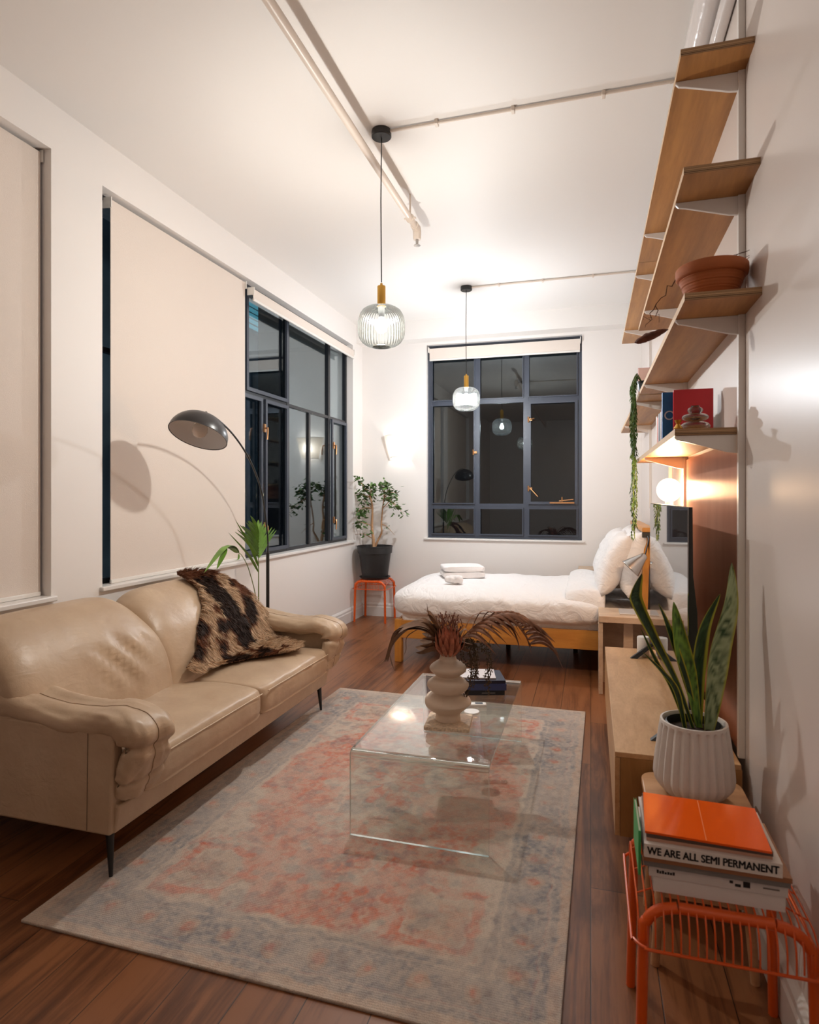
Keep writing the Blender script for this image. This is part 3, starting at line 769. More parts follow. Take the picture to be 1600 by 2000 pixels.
tag(build('power_cable', MB().tube(catmull([(.36, 3.3, .503), (.40, 3.0, .503), (.43, 2.6, .503), (.455, 2.34, .503), (.46, 2.308, .49), (.462, 2.306, .3), (.478, 2.29, .02)], 8), .0028, 6), plain('pale_cable', C(196, 160, 110), .5), origin=(.46, 2.31, .5)), 'thin pale cable running over the near edge of the media cabinet', 'cable')
tag(build('speaker', MB().lathe([(.001, 0), (.03, 0), (.033, .004), (.033, .104), (.030, .109), (.001, .109)], (.285, 3.76, .5), 28, cap0=False, cap1=False), M['rail'], origin=(.285, 3.76, .5)), 'small white cylindrical speaker on the cabinet beside the television foot', 'speaker')

# ================================================================== PLYWOOD STOOL + SNAKE PLANT
sx0, sx1, sy0, sy1, szt = .165, .475, 1.98, 2.305, .452
def rrect(x0, x1, y0, y1, r, n=6):
    P = []
    for (cx, cy, a0) in ((x1 - r, y1 - r, 0), (x0 + r, y1 - r, PI / 2), (x0 + r, y0 + r, PI), (x1 - r, y0 + r, 1.5 * PI)):
        for i in range(n + 1): a = a0 + PI / 2 * i / n; P.append((cx + r * math.cos(a), cy + r * math.sin(a)))
    return P
o = thing('plant_stool', 'light wood stool with rounded square seat under the snake plant', 'stool', (.32, 2.14, 0))
build('seat', MB().prism(rrect(sx0, sx1, sy0, sy1, .055), 2, szt - .022, szt), M['stool_wood'], o, bevel=.004, smooth=False)
for (a, b) in ((0, 0), (1, 0), (0, 1), (1, 1)):
    xa = sx0 + .05 if a == 0 else sx1 - .05; ya = sy0 + .05 if b == 0 else sy1 - .05
    xb = sx0 + .02 if a == 0 else sx1 - .02; yb = sy0 + .02 if b == 0 else sy1 - .02
    build('leg', MB().tube([(xa, ya, szt - .02), (xb, yb, 0)], [.017, .013], 12), M['stool_wood'], o)
build('stretcher', MB().box(sx0 + .035, sx1 - .035, sy0 + .03, sy0 + .05, .2, .23), M['stool_wood'], o)
build('stretcher', MB().box(sx0 + .035, sx1 - .035, sy1 - .05, sy1 - .03, .2, .23), M['stool_wood'], o)
ppx, ppy = .315, 2.165
o = thing('snake_plant', 'snake plant in a white fluted pot on the wooden stool', 'plant', (ppx, ppy, szt))
H_ = .235
prof = []
for i in range(29):
    f = i / 28
    r = .078 + (.121 - .078) * math.sin(min(1, f / .26) * PI / 2) if f < .26 else .121 - (.121 - .099) * ((f - .26) / .74) ** 1.3
    prof.append((r, H_ * f))
def flute(a, r, z, j):
    f = z / H_
    n = 24
    w_ = abs(((a + (.0 if f > .3 else 0)) * n / (2 * PI)) % 1 - .5) * 2
    amp = .085 if f < .96 else .0
    if f < .02: amp = .02
    return r * (1 - amp * (w_ ** 1.4))
mb = MB().lathe(prof, (ppx, ppy, szt), 192, rad=flute, cap1=False)
mb.lathe([(.099, H_), (.093, H_ + .001), (.090, H_ - .005), (.088, H_ - .05), (.001, H_ - .05)], (ppx, ppy, szt), 64, cap0=False, cap1=False)
build('pot', mb, M['pot_white'], o, angle=35)
build('inner_pot', MB().lathe([(.082, H_ - .05), (.084, H_ - .008), (.080, H_ - .006), (.078, H_ - .03)], (ppx, ppy, szt), 48, cap0=False, cap1=False), M['plastic_black'], o)
build('soil', MB().lathe([(.082, H_ - .032), (.05, H_ - .026), (.001, H_ - .024)], (ppx, ppy, szt), 32, cap0=False, cap1=False), M['soil'], o)
M['snake'] = vcol('variegated_snake_leaf', .38, spec=.4)
def lerp(a, b, t_): return a + (b - a) * t_
def leaf(pts, wid, side, dark=True, seed=0, twist=0.0, peak=.45, base=.42):
    """blade along pts; side = width direction"""
    P = catmull(pts, 10); n = len(P); mb = MB(); cols = []; NU = 11
    side = Vector(side).normalized()
    up = (P[-1] - P[0]).normalized(); nrm0 = side.cross(up)
    vs = []; fs = []
    for i, p in enumerate(P):
        f = i / (n - 1)
        wd = wid * (base + (1 - base) * math.sin(min(1, f / peak) * PI / 2) ** (1 if peak < .5 else 2)) * (1 if f < peak else max(.0, 1 - ((f - peak) / (1 - peak)) ** 2.0)) + .0006
        sd = Matrix.Rotation(twist * f, 3, up) @ side
        nn = sd.cross(up)
        for j in range(NU):
            u = j / (NU - 1) * 2 - 1
            vs.append(p + sd * wd * .5 * u + nn * (-.22 * wd * (1 - u * u)))
            if abs(u) > (.70 if dark else .86): c = C(178, 176, 58)
            else:
                b = NZ(Vector((u * 1.5, f * 34 + u * u * 3, seed * 3.1))) * .6 + NZ(Vector((u * 5, f * 70, seed))) * .45
                d = (.25 if dark else .72) + b * (1.2 if dark else 2.2)
                c0 = C(24, 48, 26) if dark else C(42, 74, 38); c1 = C(70, 100, 62) if dark else (C(166, 184, 140) if seed == 6 else C(120, 164, 66))
                d = max(0, min(1, d)); c = tuple(lerp(c0[k], c1[k], d) for k in range(3)) + (1,)
            cols.append(c)
    for i in range(n - 1):
        for j in range(NU - 1): fs.append((i * NU + j, i * NU + j + 1, (i + 1) * NU + j + 1, (i + 1) * NU + j))
    mb.add(vs, fs); return mb, cols
zs = szt + H_ - .03
SD = (math.cos(TH), math.sin(TH), 0)
def LP(dx, z, dy=0): return (ppx + dx * math.cos(TH) - dy * math.sin(TH), ppy + dx * math.sin(TH) + dy * math.cos(TH), z)
leaves = [
    ([LP(.0, zs), LP(-.05, .80), LP(-.125, .95), LP(-.178, 1.06), LP(-.182, 1.10), LP(-.165, 1.155)], .042, (SD[0], SD[1], .3), True, 1, .1, .72, .25),
    ([LP(-.03, zs, -.01), LP(-.06, .78, -.02), LP(-.10, .84, -.02), LP(-.17, .91, -.02)], .022, SD, True, 2, .3),
    ([LP(.02, zs, .02), LP(-.01, .80, .02), LP(-.05, .93, .03), LP(-.075, 1.0, .03), LP(-.10, 1.055, .03)], .024, SD, True, 3, .4),
    ([LP(.02, zs, .0), LP(-.0, .80, .02), LP(-.03, .93, .02), LP(-.055, 1.062, .02)], .056, SD, False, 4, .0, .5, .35),
    ([LP(.03, zs, .03), LP(.035, .82, .04), LP(.055, .97, .04), LP(.105, 1.085, .04)], .046, SD, True, 5, .0),
    ([LP(.04, zs, -.02), LP(.055, .80, -.03), LP(.078, .92, -.02), LP(.115, 1.06, -.01), LP(.122, 1.19, .0)], .070, SD, False, 6, .15),
    ([LP(-.01, zs, .03), LP(-.06, .79, .03), LP(-.10, .86, .04), LP(-.15, .97, .05)], .018, SD, True, 7, .2),
]
for i, (P, *ar) in enumerate(leaves):
    mbl, cl = leaf(P, *ar); build('leaf', mbl, M['snake'], o, angle=180, colors=cl)

# ================================================================== ORANGE WIRE STOOLS
def wire_stool(label, loc, rz=0):
    o = thing('wire_stool', label, 'stool', loc, 'orange wire stools', world=False); o.rotation_euler = (0, 0, rz)
    h = .455; a = .17; r = .0125
    for sy_ in (-1, 1):     # two bent tube hoops: one leg pair each
        y = sy_ * a
        for sx_ in (-1, 1):
            P = [(sx_ * (a + .012), y * 1.04, 0), (sx_ * (a + .004), y, h - .09), (sx_ * (a - .004), y, h - .04), (sx_ * (a - .03), y, h - .012), (sx_ * (a - .07), y, h)]
            build('leg', MB().tube(catmull(P, 5), r, 12), M['orange'], o)
        build('seat_rail', MB().tube([(-(a - .072), y, h), (a - .072, y, h)], r, 12), M['orange'], o)
    # seat wires: drape over the rails
    mb = MB()
    L = .205
    for i in range(22):
        x = -.185 + .37 * i / 21
        ex = 1 - max(0, (abs(x) - .13) / .055) * .16
        dz = -.035 * max(0, (abs(x) - .12) / .065) ** 1.5
        P = [(x, -L * ex, h - .085), (x, -(L - .004) * ex, h - .03 + dz * .5), (x, -(a - .0) * ex + .004, h + .010 + dz), (x, -.1, h + .014 + dz), (x, .1, h + .014 + dz), (x, a * ex - .004, h + .010 + dz), (x, (L - .004) * ex, h - .03 + dz * .5), (x, L * ex, h - .085)]
        mb.tube(catmull(P, 3), .0021, 6)
    for yy_ in (-.10, 0, .10): mb.tube([(-.185, yy_, h - .022), (-.12, yy_, h + .010), (.12, yy_, h + .010), (.185, yy_, h - .022)], .0021, 6)
    build('seat_grid', mb, M['orange'], o)
    rim = [(p[0], p[1], h - .085 + .045 * max(0, 1 - abs(abs(p[0])) / .2) * 0) for p in rrect(-.20, .20, -L, L, .05, 6)]
    build('rim', MB().tube(catmull(rim + [rim[0]], 2), .0036, 8), M['orange'], o)
    return o
s1 = wire_stool('orange wire stool stacked with books in the near right corner', (.292, 1.72, 0))
s2 = copy_tree(s1); s2.location = (-2.36, 6.72, 0); s2['label'] = 'orange wire stool under the corner tree in the black pot'

# ---- stack of books on the near stool
zt = .471
G = 'stacked books on the near orange stool'
def lying(x0, x1, y0, y1, th_, colr, label, rz=0, pages=C(222, 214, 204), rough=.45):
    global zt
    o = book(((x0 + x1) / 2, (y0 + y1) / 2, zt), th_, y1 - y0, x1 - x0, col('cover_' + label[:12].replace(' ', '_'), colr, rough), label, G, rz, 'lying', pages=pages)
    zt += th_ + .0003
    return o
b_ = lying(.142, .418, 1.574, 1.80, .036, C(226, 222, 220), 'thick plain white book at the bottom of the stool stack', .0)
b_ = lying(.133, .423, 1.570, 1.80, .027, C(216, 210, 208), 'white book with small black markings on its spine', -.01)
mk = MB()
for i_, h_ in enumerate((9, 6, 8, 5, 7, 6, 8)): mk.box(-.128 + i_ * .0058, -.1235 + i_ * .0058, -.1158, -.115, .009, .009 + h_ * .0009)
build('spine_mark', mk, M['ink_black'], b_, smooth=False)
build('spine_mark', MB().box(.095, .128, -.1158, -.115, .012, .0155), M['ink_grey'], b_, smooth=False)
mk = MB().box(.055, .069, -.1158, -.115, .008, .021).box(.038, .05, -.1158, -.115, .007, .013).box(.027, .034, -.1158, -.115, .013, .019); build('spine_mark', mk, M['ink_black'], b_, smooth=False)
b_ = lying(.122, .426, 1.560, 1.80, .013, C(120, 116, 114), 'thin grey book below the brown one', -.012)
b_ = lying(.120, .428, 1.556, 1.80, .011, C(150, 100, 66), 'thin brown book under the large white titled one', -.012, pages=C(120, 86, 58))
b_ = lying(.122, .408, 1.552, 1.79, .031, C(226, 218, 212), 'thick white book with bold black capitals along its spine', -.015)
text('WE ARE ALL SEMI PERMANENT', .0245, (0, -.1196, .0155), (PI / 2, 0, 0), M['ink_black'], b_, bold=.0007, fit=.272)
b_ = lying(.128, .392, 1.566, 1.78, .007, C(196, 150, 128), 'slim pinkish magazine on the white titled book', -.02)
b_ = lying(.129, .394, 1.566, 1.775, .010, C(92, 74, 64), 'thin dark brown book beneath the orange one', -.03, pages=C(80, 66, 58))
b_ = lying(.128, .392, 1.56, 1.765, .005, C(238, 92, 20), 'glossy orange book lying on top of the stack', -.055, rough=.14)
build('cover_crease', MB().box(-.0008, .0008, -.1, .1, .005, .0053), plain('crease', C(250, 150, 90), .4), b_)
gb = book((.110, 1.69, .515), .006, .17, .105, col('green_cover', C(56, 168, 92)), 'slim green folder standing at the left side of the stack', G, PI, 'standing')
gb.rotation_euler = (0, 0, PI / 2)
gb.location = (.112, 1.665, .5)

# ================================================================== CORNER TREE
fx, fy, fz = -2.36, 6.72, .469
o = thing('potted_ficus', 'small leafy tree in a black plastic pot on the corner stool', 'plant', (fx, fy, fz))
build('saucer', MB().lathe([(.001, 0), (.15, 0), (.175, .022), (.178, .026), (.170, .026), (.148, .008), (.001, .008)], (fx, fy, fz), 40, cap0=False, cap1=False), M['plastic_black'], o)
build('pot', MB().lathe([(.001, .009), (.142, .009), (.146, .02), (.182, .29), (.194, .292), (.201, .365), (.206, .368), (.200, .374), (.192, .370), (.186, .31), (.001, .31)], (fx, fy, fz), 48, cap0=False, cap1=False), M['plastic_black'], o, angle=35)
build('soil', MB().lathe([(.186, .335), (.1, .345), (.001, .35)], (fx, fy, fz), 24, cap0=False, cap1=False), M['soil'], o)
rd = random.Random(21)
tk = MB(); lf = MB()
def F(x, y, z_): return Vector((fx + x, fy + y, fz + z_))
A = [F(-.01, 0, .33), F(-.02, 0, .45), F(-.04, .01, .60), F(-.03, 0, .80), F(-.05, -.01, .92)]
B_ = [F(.0, 0, .36), F(.05, .0, .46), F(.085, -.01, .53), F(.08, -.01, .62), F(.10, -.02, .80), F(.12, -.03, .92)]
tk.tube(catmull(A, 5), [.021 - .012 * i / 20 for i in range(21)], 10); tk.tube(catmull(B_, 5), [.014 - .008 * i / 25 for i in range(26)], 8)
ends = []
def branch(p, q, r0=.006):
    mid = (Vector(p) + Vector(q)) / 2 + Vector((rd.uniform(-.02, .02), rd.uniform(-.02, .02), .03))
    pts = catmull([p, mid, q], 6); tk.tube(pts, [r0 * (1 - .75 * i / (len(pts) - 1)) for i in range(len(pts))], 6); ends.append(pts)
bl = [(A[4], (-.30, .0, .95)), (A[4], (-.24, -.08, 1.17)), (A[3], (-.22, -.05, .74)), (A[4], (-.10, -.05, 1.02)), (A[4], (.0, -.08, 1.07)), (A[3], (-.18, .05, .90)), (B_[5], (.16, -.08, 1.08)), (B_[5], (.28, -.05, .97)),
      (B_[5], (.30, -.10, .80)), (B_[4], (.22, .03, .92)), (B_[5], (.05, .02, 1.08)), (A[2], (-.25, -.08, .62)), (A[1], (-.22, -.06, .50)), (B_[5], (.20, -.12, 1.02)), (A[4], (-.06, .05, .93)), (B_[3], (.24, -.02, .50)), (B_[5], (.36, -.06, .74)), (A[3], (-.28, .02, .70))]
for p, q in bl: branch(p, F(*q))
ncnt = 0
for bi, pts in enumerate(ends):
    dens = 27 if bi not in (12, 15) else 7
    for k in range(dens):
        p = pts[rd.randint(4, len(pts) - 1)] + Vector([rd.gauss(0, .028) for _ in range(3)])
        a = rd.uniform(0, 2 * PI); d = Vector((math.cos(a), math.sin(a), rd.uniform(-1.3, .35))).normalized(); l = rd.uniform(.042, .068)
        if bi == 15: l *= .55
        sd = d.cross(Vector((rd.uniform(-1, 1), rd.uniform(-1, 1), 1))).normalized() * l * .27; nn = d.cross(sd).normalized() * l * .08
        if p.x < XL + .03: p.x = XL + .05 + rd.uniform(0, .04)
        vs = [p, p + d * l * .3 + sd * .9, p + d * l * .62 + sd * .85, p + d * l - nn, p + d * l * .62 - sd * .85, p + d * l * .3 - sd * .9, p + d * l * .35 + nn, p + d * l * .65 + nn]
        vs = [Vector((max(v_.x, XL + .01), min(v_.y, YB - .02), v_.z)) for v_ in vs]
        lf.add(vs, [(0, 1, 6), (1, 2, 7, 6), (2, 3, 7), (0, 6, 5), (6, 7, 4, 5), (7, 3, 4)])
build('trunk', tk, plain('pale_bark', C(176, 136, 100), .8, bump=.3, bscale=40), o)
build('foliage', lf, plain('ficus_leaf', C(78, 108, 52), .35, var=.45, vscale=12), o, angle=60)

# ================================================================== BED
bx0_, bx1_, by0, by1 = -1.60, .44, 5.06, 6.52
o = thing('bed', 'golden pine bed frame under the back window', 'bed', (-.6, 5.8, 0))
build('side_rail', MB().box(bx0_ + .02, bx1_ - .05, by0, by0 + .028, .205, .355), M['pine'], o, bevel=.003)
build('side_rail', MB().box(bx0_ + .02, bx1_ - .05, by1 - .028, by1, .205, .355), M['pine'], o, bevel=.003)
build('foot_rail', MB().box(bx0_, bx0_ + .028, by0 + .03, by1 - .03, .205, .355), M['pine_v'], o, bevel=.003)
for y in (by0 - .005, by1 - .055): build('leg', MB().box(bx0_, bx0_ + .062, y, y + .06, 0, .362), M['pine_v'], o, bevel=.004)
for x in (-.75, -.15): build('center_leg', MB().box(x, x + .04, 5.78, 5.82, 0, .2), M['black'], o)
build('slat_base', MB().box(bx0_ + .03, bx1_ - .06, by0 + .03, by1 - .03, .21, .26), M['pine'], o, smooth=False)
hb = MB()
for y in (by0 + .02, by1 - .06):
    mbp = MB().add([(.345, y, 0), (.405, y, 0), (.405, y + .045, 0), (.345, y + .045, 0), (.395, y, 1.13), (.435, y, 1.13), (.435, y + .045, 1.13), (.395, y + .045, 1.13)], [(0, 3, 2, 1), (4, 5, 6, 7), (0, 1, 5, 4), (1, 2, 6, 5), (2, 3, 7, 6), (3, 0, 4, 7)])
    build('post', mbp, M['pine_v'], o, bevel=.003)
    mbp = MB().add([(.44, y, .75), (.475, y, .75), (.475, y + .045, .75), (.44, y + .045, .75), (.41, y, 1.13), (.445, y, 1.13), (.445, y + .045, 1.13), (.41, y + .045, 1.13)], [(0, 3, 2, 1), (4, 5, 6, 7), (0, 1, 5, 4), (1, 2, 6, 5), (2, 3, 7, 6), (3, 0, 4, 7)])
    build('brace', mbp, M['pine_v'], o, bevel=.003)
build('top_rail', MB().box(.375, .462, by0 - .02, by1, 1.13, 1.165), M['pine'], o, bevel=.004)
for z_ in (.5, .78): build('headboard_rail', MB().box(.39, .415, by0 + .06, by1 - .06, z_, z_ + .12), M['pine'], o, bevel=.003)
# mattress + duvet
def superloop(hw, hz, n, m=40):
    P = []
    for i in range(m):
        a = 2 * PI * i / m; c_, s_ = math.cos(a), math.sin(a)
        P.append((hw * abs(c_) ** (2 / n) * (1 if c_ >= 0 else -1), hz * abs(s_) ** (2 / n) * (1 if s_ >= 0 else -1)))
    return P
mb = MB().box(bx0_ + .05, .34, by0 + .035, by1 - .035, .262, .5)
tag(build('mattress', mb, M['linen'], origin=(-.6, 5.8, .26), bevel=.03, seg=3), 'white mattress edge showing between the pine rail and the duvet', 'mattress')
dv = MB()
yc = (by0 + by1) / 2; hw = (by1 - by0) / 2 + .055
loop = superloop(1, 1, 3.6, 64)
x0d, x1d = -1.665, .10
def duvet(u, v):
    i = u * 64; i0 = int(i) % 64
    c_, s_ = loop[i0]
    t_ = v * 2 - 1
    e = (1 - abs(t_) ** 9) ** (1 / 3.0)
    e2 = 1 - (1 - e) * .55 if t_ < 0 else .93 + .07 * e
    x = x0d + (x1d - x0d) * v
    if t_ < 0: x += (1 - e) * .0
    z0 = .485; hz = .145
    y = yc + c_ * hw * (e2 if abs(t_) < .999 else e2 * .98)
    z = z0 + s_ * hz * (e if abs(t_) < .999 else .03)
    if s_ < 0: z = z0 + s_ * hz * e * (.93 if c_ < 0 else 1)
    # wrinkles: diagonal folds on the near side
    f = NZ(Vector(((x * 1.0 + z * 1.3) * 9, z * 1.2, 0))) * .012 + NZ(Vector((x * 3.2, y * 2.6, z * 3))) * .016
    side = max(0, -c_) ** 3
    y -= side * abs(f) * 1.6 + side * .012 * math.sin(x * 2.2 + 1)
    if s_ > 0: z += f * .75
    return (x, y, z)
dv.grid(duvet, 64, 120, closeu=True)
dv.f.append(tuple(range(63, -1, -1))); dv.mi.append(0); dv.f.append(tuple(119 * 64 + k for k in range(64))); dv.mi.append(0)
tag(build('duvet', dv, M['linen'], origin=(-.75, 5.8, .34), angle=70), 'white duvet draped over the bed', 'duvet')
fd = MB()
def fold(u, v):
    a = 2 * PI * u; t_ = v * 2 - 1
    e = (1 - abs(t_) ** 8) ** (1 / 3)
    rx = .155; rz = .052
    y = yc + t_ * (hw + .004)
    drop = max(0, abs(t_) - .86) / .14
    x = -.045 + rx * math.cos(a) * (.9 + .1 * e) + .015 * NZ(Vector((y * 3, 1, 2)))
    z = .628 + rz * math.sin(a) * (.3 + .7 * e) - .15 * drop ** 1.7 + .012 * NZ(Vector((x * 6, y * 5, 1)))
    return (x, y, z)
fd.grid(fold, 32, 70, closeu=True)
fd.f.append(tuple(range(31, -1, -1))); fd.mi.append(0); fd.f.append(tuple(69 * 32 + k for k in range(32))); fd.mi.append(0)
fo = build('turned_back_edge', fd, M['linen'], bpy.data.objects['duvet'], angle=80)
fo.location = (.75, -5.8, -.34)
def pillow(mb, cen, a, b, c_, rot, seed, n=26):
    vs = []; fs = []
    for side in (1, -1):
        st = len(vs)
        for j in range(n):
            for i in range(n):
                u = i / (n - 1) * 2 - 1; v = j / (n - 1) * 2 - 1
                th_ = ((1 - abs(u) ** 2.6) * (1 - abs(v) ** 2.6)); th_ = max(0, th_) ** .48
                pin = 1 - .07 * (1 - u * u) * 0 - .10 * (1 - abs(u)) ** .0 * 0
                x = u * a * (1 - .09 * (1 - v * v) * abs(u) ** 3) ; y = v * b * (1 - .09 * (1 - u * u) * abs(v) ** 3)
                wr = NZ(Vector((u * 2.2 + seed, v * 2.2, side))) * .020 + NZ(Vector((u * 6 + seed, v * 3, side * 2))) * .010
                vs.append((x, y, side * (c_ * th_ + wr * th_)))
        for j in range(n - 1):
            for i in range(n - 1): q = (st + j * n + i, st + j * n + i + 1, st + (j + 1) * n + i + 1, st + (j + 1) * n + i); fs.append(q)
    m = Matrix.Translation(cen) @ rot
    return mb.add([m @ Vector(p) for p in vs], fs)
def weld(o):
    import bmesh
    bm = bmesh.new(); bm.from_mesh(o.data); bmesh.ops.remove_doubles(bm, verts=bm.verts, dist=.0015); bmesh.ops.recalc_face_normals(bm, faces=bm.faces); bm.to_mesh(o.data); bm.free()
    o.data.polygons.foreach_set('use_smooth', [True] * len(o.data.polygons))
for (cn, tilt, sd_, lb_) in [((.185, 5.42, .865), -66, 1, 'white pillow at the front, nearest the nightstand'), ((.18, 6.13, .865), -66, 5, 'white pillow at the front, farther from the camera'),
                             ((.33, 5.40, .88), -78, 9, 'white pillow at the back against the headboard, nearer side'), ((.33, 6.13, .88), -78, 13, 'white pillow at the back against the headboard, farther side')]:
    rotm = Matrix.Rotation(math.radians(tilt), 4, 'Y')
    mb = pillow(MB(), (0, 0, 0), .262, .36, .115, rotm, sd_)
    mb.v = [(p[0] + cn[0], p[1] + cn[1], p[2] + cn[2]) for p in mb.v]
    po = tag(build('pillow', mb, M['linen'], origin=cn, angle=180), lb_, 'pillow', 'bed pillows'); weld(po)
def towel(cx, cy, z0, a, b, h, rz, label, n=10):
    mb = MB()
    lp = superloop(a, h / 2, 5, 36)
    def f(u, v):
        i = int(u * 36) % 36; x, zz = lp[i]; t_ = v * 2 - 1; e = (1 - abs(t_) ** 14) ** .5 * .12 + .88
        return (x * e, t_ * b, zz * e + h / 2 + .004 * NZ(Vector((x * 14, t_ * 4, z0 * 9))))
    mb.grid(f, 36, 16, closeu=True); mb.f.append(tuple(range(35, -1, -1))); mb.mi.append(0); mb.f.append(tuple(15 * 36 + k for k in range(36))); mb.mi.append(0)
    mb.mul(Matrix.Translation((cx, cy, z0)) @ Matrix.Rotation(rz, 4, 'Z'))
    return tag(build('towel', mb, M['towel'], origin=(cx, cy, z0), angle=60), label, 'towel', 'towels on the bed')
zd = .633
towel(-1.19, 5.92, zd, .20, .16, .058, .35, 'folded white bath towel, bottom of the pair on the bed')
towel(-1.19, 5.92, zd + .057, .195, .155, .055, .37, 'folded white bath towel, top of the pair on the bed')
mb = MB()
def ft(u, v):
    a = 2 * PI * u; t_ = v * 2 - 1; e = (1 - abs(t_) ** 4) ** .4; p = .035 + .012 * NZ(Vector((math.cos(a) * 2, math.sin(a) * 2, t_ * 3)))
    return (-1.165 + t_ * .085, 5.42 + p * 1.25 * e * math.cos(a), zd + .035 + p * e * math.sin(a) * (1 + .2 * t_))
mb.grid(ft, 24, 22, closeu=True)
tag(build('face_cloth', mb, M['towel'], origin=(-1.165, 5.42, zd), angle=180), 'small bunched white face cloth in front of the folded towels', 'towel')

# nightstands
def nightstand(x0, x1, y0, y1, h, label, th_=.045):
    r = thing('nightstand', label, 'nightstand', ((x0 + x1) / 2, (y0 + y1) / 2, 0), 'pale wood nightstands')
    build('top', MB().box(x0, x1, y0, y1, h - th_, h), M['stone_wood'], r, bevel=.003)
    build('side_panel', MB().box(x0, x0 + .028, y0 + .01, y1 - .01, 0, h - th_), M['stone_wood'], r, bevel=.002)
    build('back_panel', MB().box(x0 + .028, x1 - .03, y1 - .05, y1 - .02, 0, h - th_), M['stone_wood'], r, smooth=False)
    build('column', MB().box(x0 + .17, x0 + .235, y0 + .10, y0 + .165, 0, h - th_), M['stone_wood'], r, bevel=.002)
nightstand(.055, .48, 4.62, 4.99, .555, 'pale wood nightstand at the near side of the bed')
nightstand(-.125, .33, 6.60, 6.92, .66, 'pale wood nightstand at the far side of the bed', .05)
tag(build('magazine', MB().box(.20, .36, 4.72, 4.93, .5555, .563), plain('glossy_magazine', C(206, 200, 196), .2), origin=(.28, 4.8, .5555), bevel=.002), 'glossy magazine lying on the near nightstand', 'magazine')

# reading lamps clamped to the headboard
def reading_lamp(head, axis, clampp, label):
    r = thing('reading_lamp', label, 'lamp', clampp, 'chrome reading lamps')
    ax = Vector(axis).normalized(); m = Matrix.Translation(head) @ ax.to_track_quat('Z', 'Y').to_matrix().to_4x4()
    sh = MB().lathe([(.078, -.075), (.076, -.07), (.064, -.035), (.046, .01), (.032, .045), (.024, .07), (.010, .078), (.001, .079)], (0, 0, 0), 36, cap0=False, cap1=False).mul(m)
    so = build('shade', sh, M['chrome'], r, solid=.0015, angle=60)
    hp = Vector(head) + ax * .075
    build('arm', MB().tube(catmull([hp, hp.lerp(Vector(clampp), .5) + Vector((.02, 0, .04)), clampp], 8), .005, 8), M['black'], r)
    build('clamp', MB().box(clampp[0] - .03, clampp[0] + .03, clampp[1] - .012, clampp[1] + .012, clampp[2] - .02, clampp[2] + .02), M['black'], r, bevel=.004)
    build('bulb', MB().lathe([(.001, -.045), (.018, -.04), (.024, -.02), (.018, .0), (.012, .02)], (0, 0, 0), 16, cap0=False, cap1=False).mul(m), M['rail'], r)
reading_lamp((.335, 4.93, .915), (.62, .05, .62), (.405, 5.05, 1.11), 'chrome reading lamp clamped to the near headboard post')
reading_lamp((.36, 6.32, 1.0), (.25, .1, .9), (.40, 6.47, 1.11), 'chrome reading lamp at the far end of the headboard')

# ================================================================== RUG
rx0, rx1, ry0, ry1 = -1.775, -.055, 1.60, 4.21
W_, L_ = rx1 - rx0, ry1 - ry0
nx, ny = 330, 500
xs = np.linspace(0, 1, nx); ys = np.linspace(0, 1, ny)
U, V = np.meshgrid(xs, ys)
rs = np.random.RandomState(5)
def vnoise(nx_, ny_, seed, octs=4, base=(4, 6)):
    r = np.random.RandomState(seed); out = np.zeros((ny, nx)); amp = 1; tot = 0
    for o_ in range(octs):
        gx_, gy_ = nx_ * 2 ** o_, ny_ * 2 ** o_
        g_ = r.rand(gy_ + 2, gx_ + 2)
        fx_ = U * gx_; fy_ = V * gy_; ix = fx_.astype(int); iy = fy_.astype(int); tx_ = fx_ - ix; ty_ = fy_ - iy
        tx_ = tx_ * tx_ * (3 - 2 * tx_); ty_ = ty_ * ty_ * (3 - 2 * ty_)
        out += amp * ((g_[iy, ix] * (1 - tx_) + g_[iy, ix + 1] * tx_) * (1 - ty_) + (g_[iy + 1, ix] * (1 - tx_) + g_[iy + 1, ix + 1] * tx_) * ty_)
        tot += amp; amp *= .55
    return out / tot
nA = vnoise(26, 40, 11, 3); nB = vnoise(26, 40, 12, 3); nF = vnoise(120, 180, 13, 2); nG = vnoise(34, 50, 14, 3)
X = U * W_ + (nA - .5) * .040; Y = V * L_ + (nB - .5) * .040
def sm(a, b, x_): t_ = np.clip((x_ - a) / (b - a), 0, 1); return t_ * t_ * (3 - 2 * t_)
cream = np.array(C(206, 190, 174)[:3]); coral = np.array(C(208, 108, 78)[:3]); blue = np.array(C(122, 124, 130)[:3]); tan = np.array(C(186, 148, 122)[:3]); brown = np.array(C(128, 102, 92)[:3])
edge = np.maximum(0, np.minimum(np.minimum(X, W_ - X), np.minimum(Y, L_ - Y)))
n1 = vnoise(6, 9, 1); n2 = vnoise(16, 24, 2, 3); n3 = vnoise(60, 90, 3, 2); n4 = vnoise(3, 4, 4, 3)
col_ = np.ones((ny, nx, 3)) * cream
def mixc(mask, c): 
    global col_
    m = (np.clip(mask, 0, 1) * np.clip(.50 + 1.3 * (nF - .3) + .8 * (nG - .5), 0, 1))[..., None]; col_ = col_ * (1 - m) + c * m
ex = edge + (n2 - .5) * .02
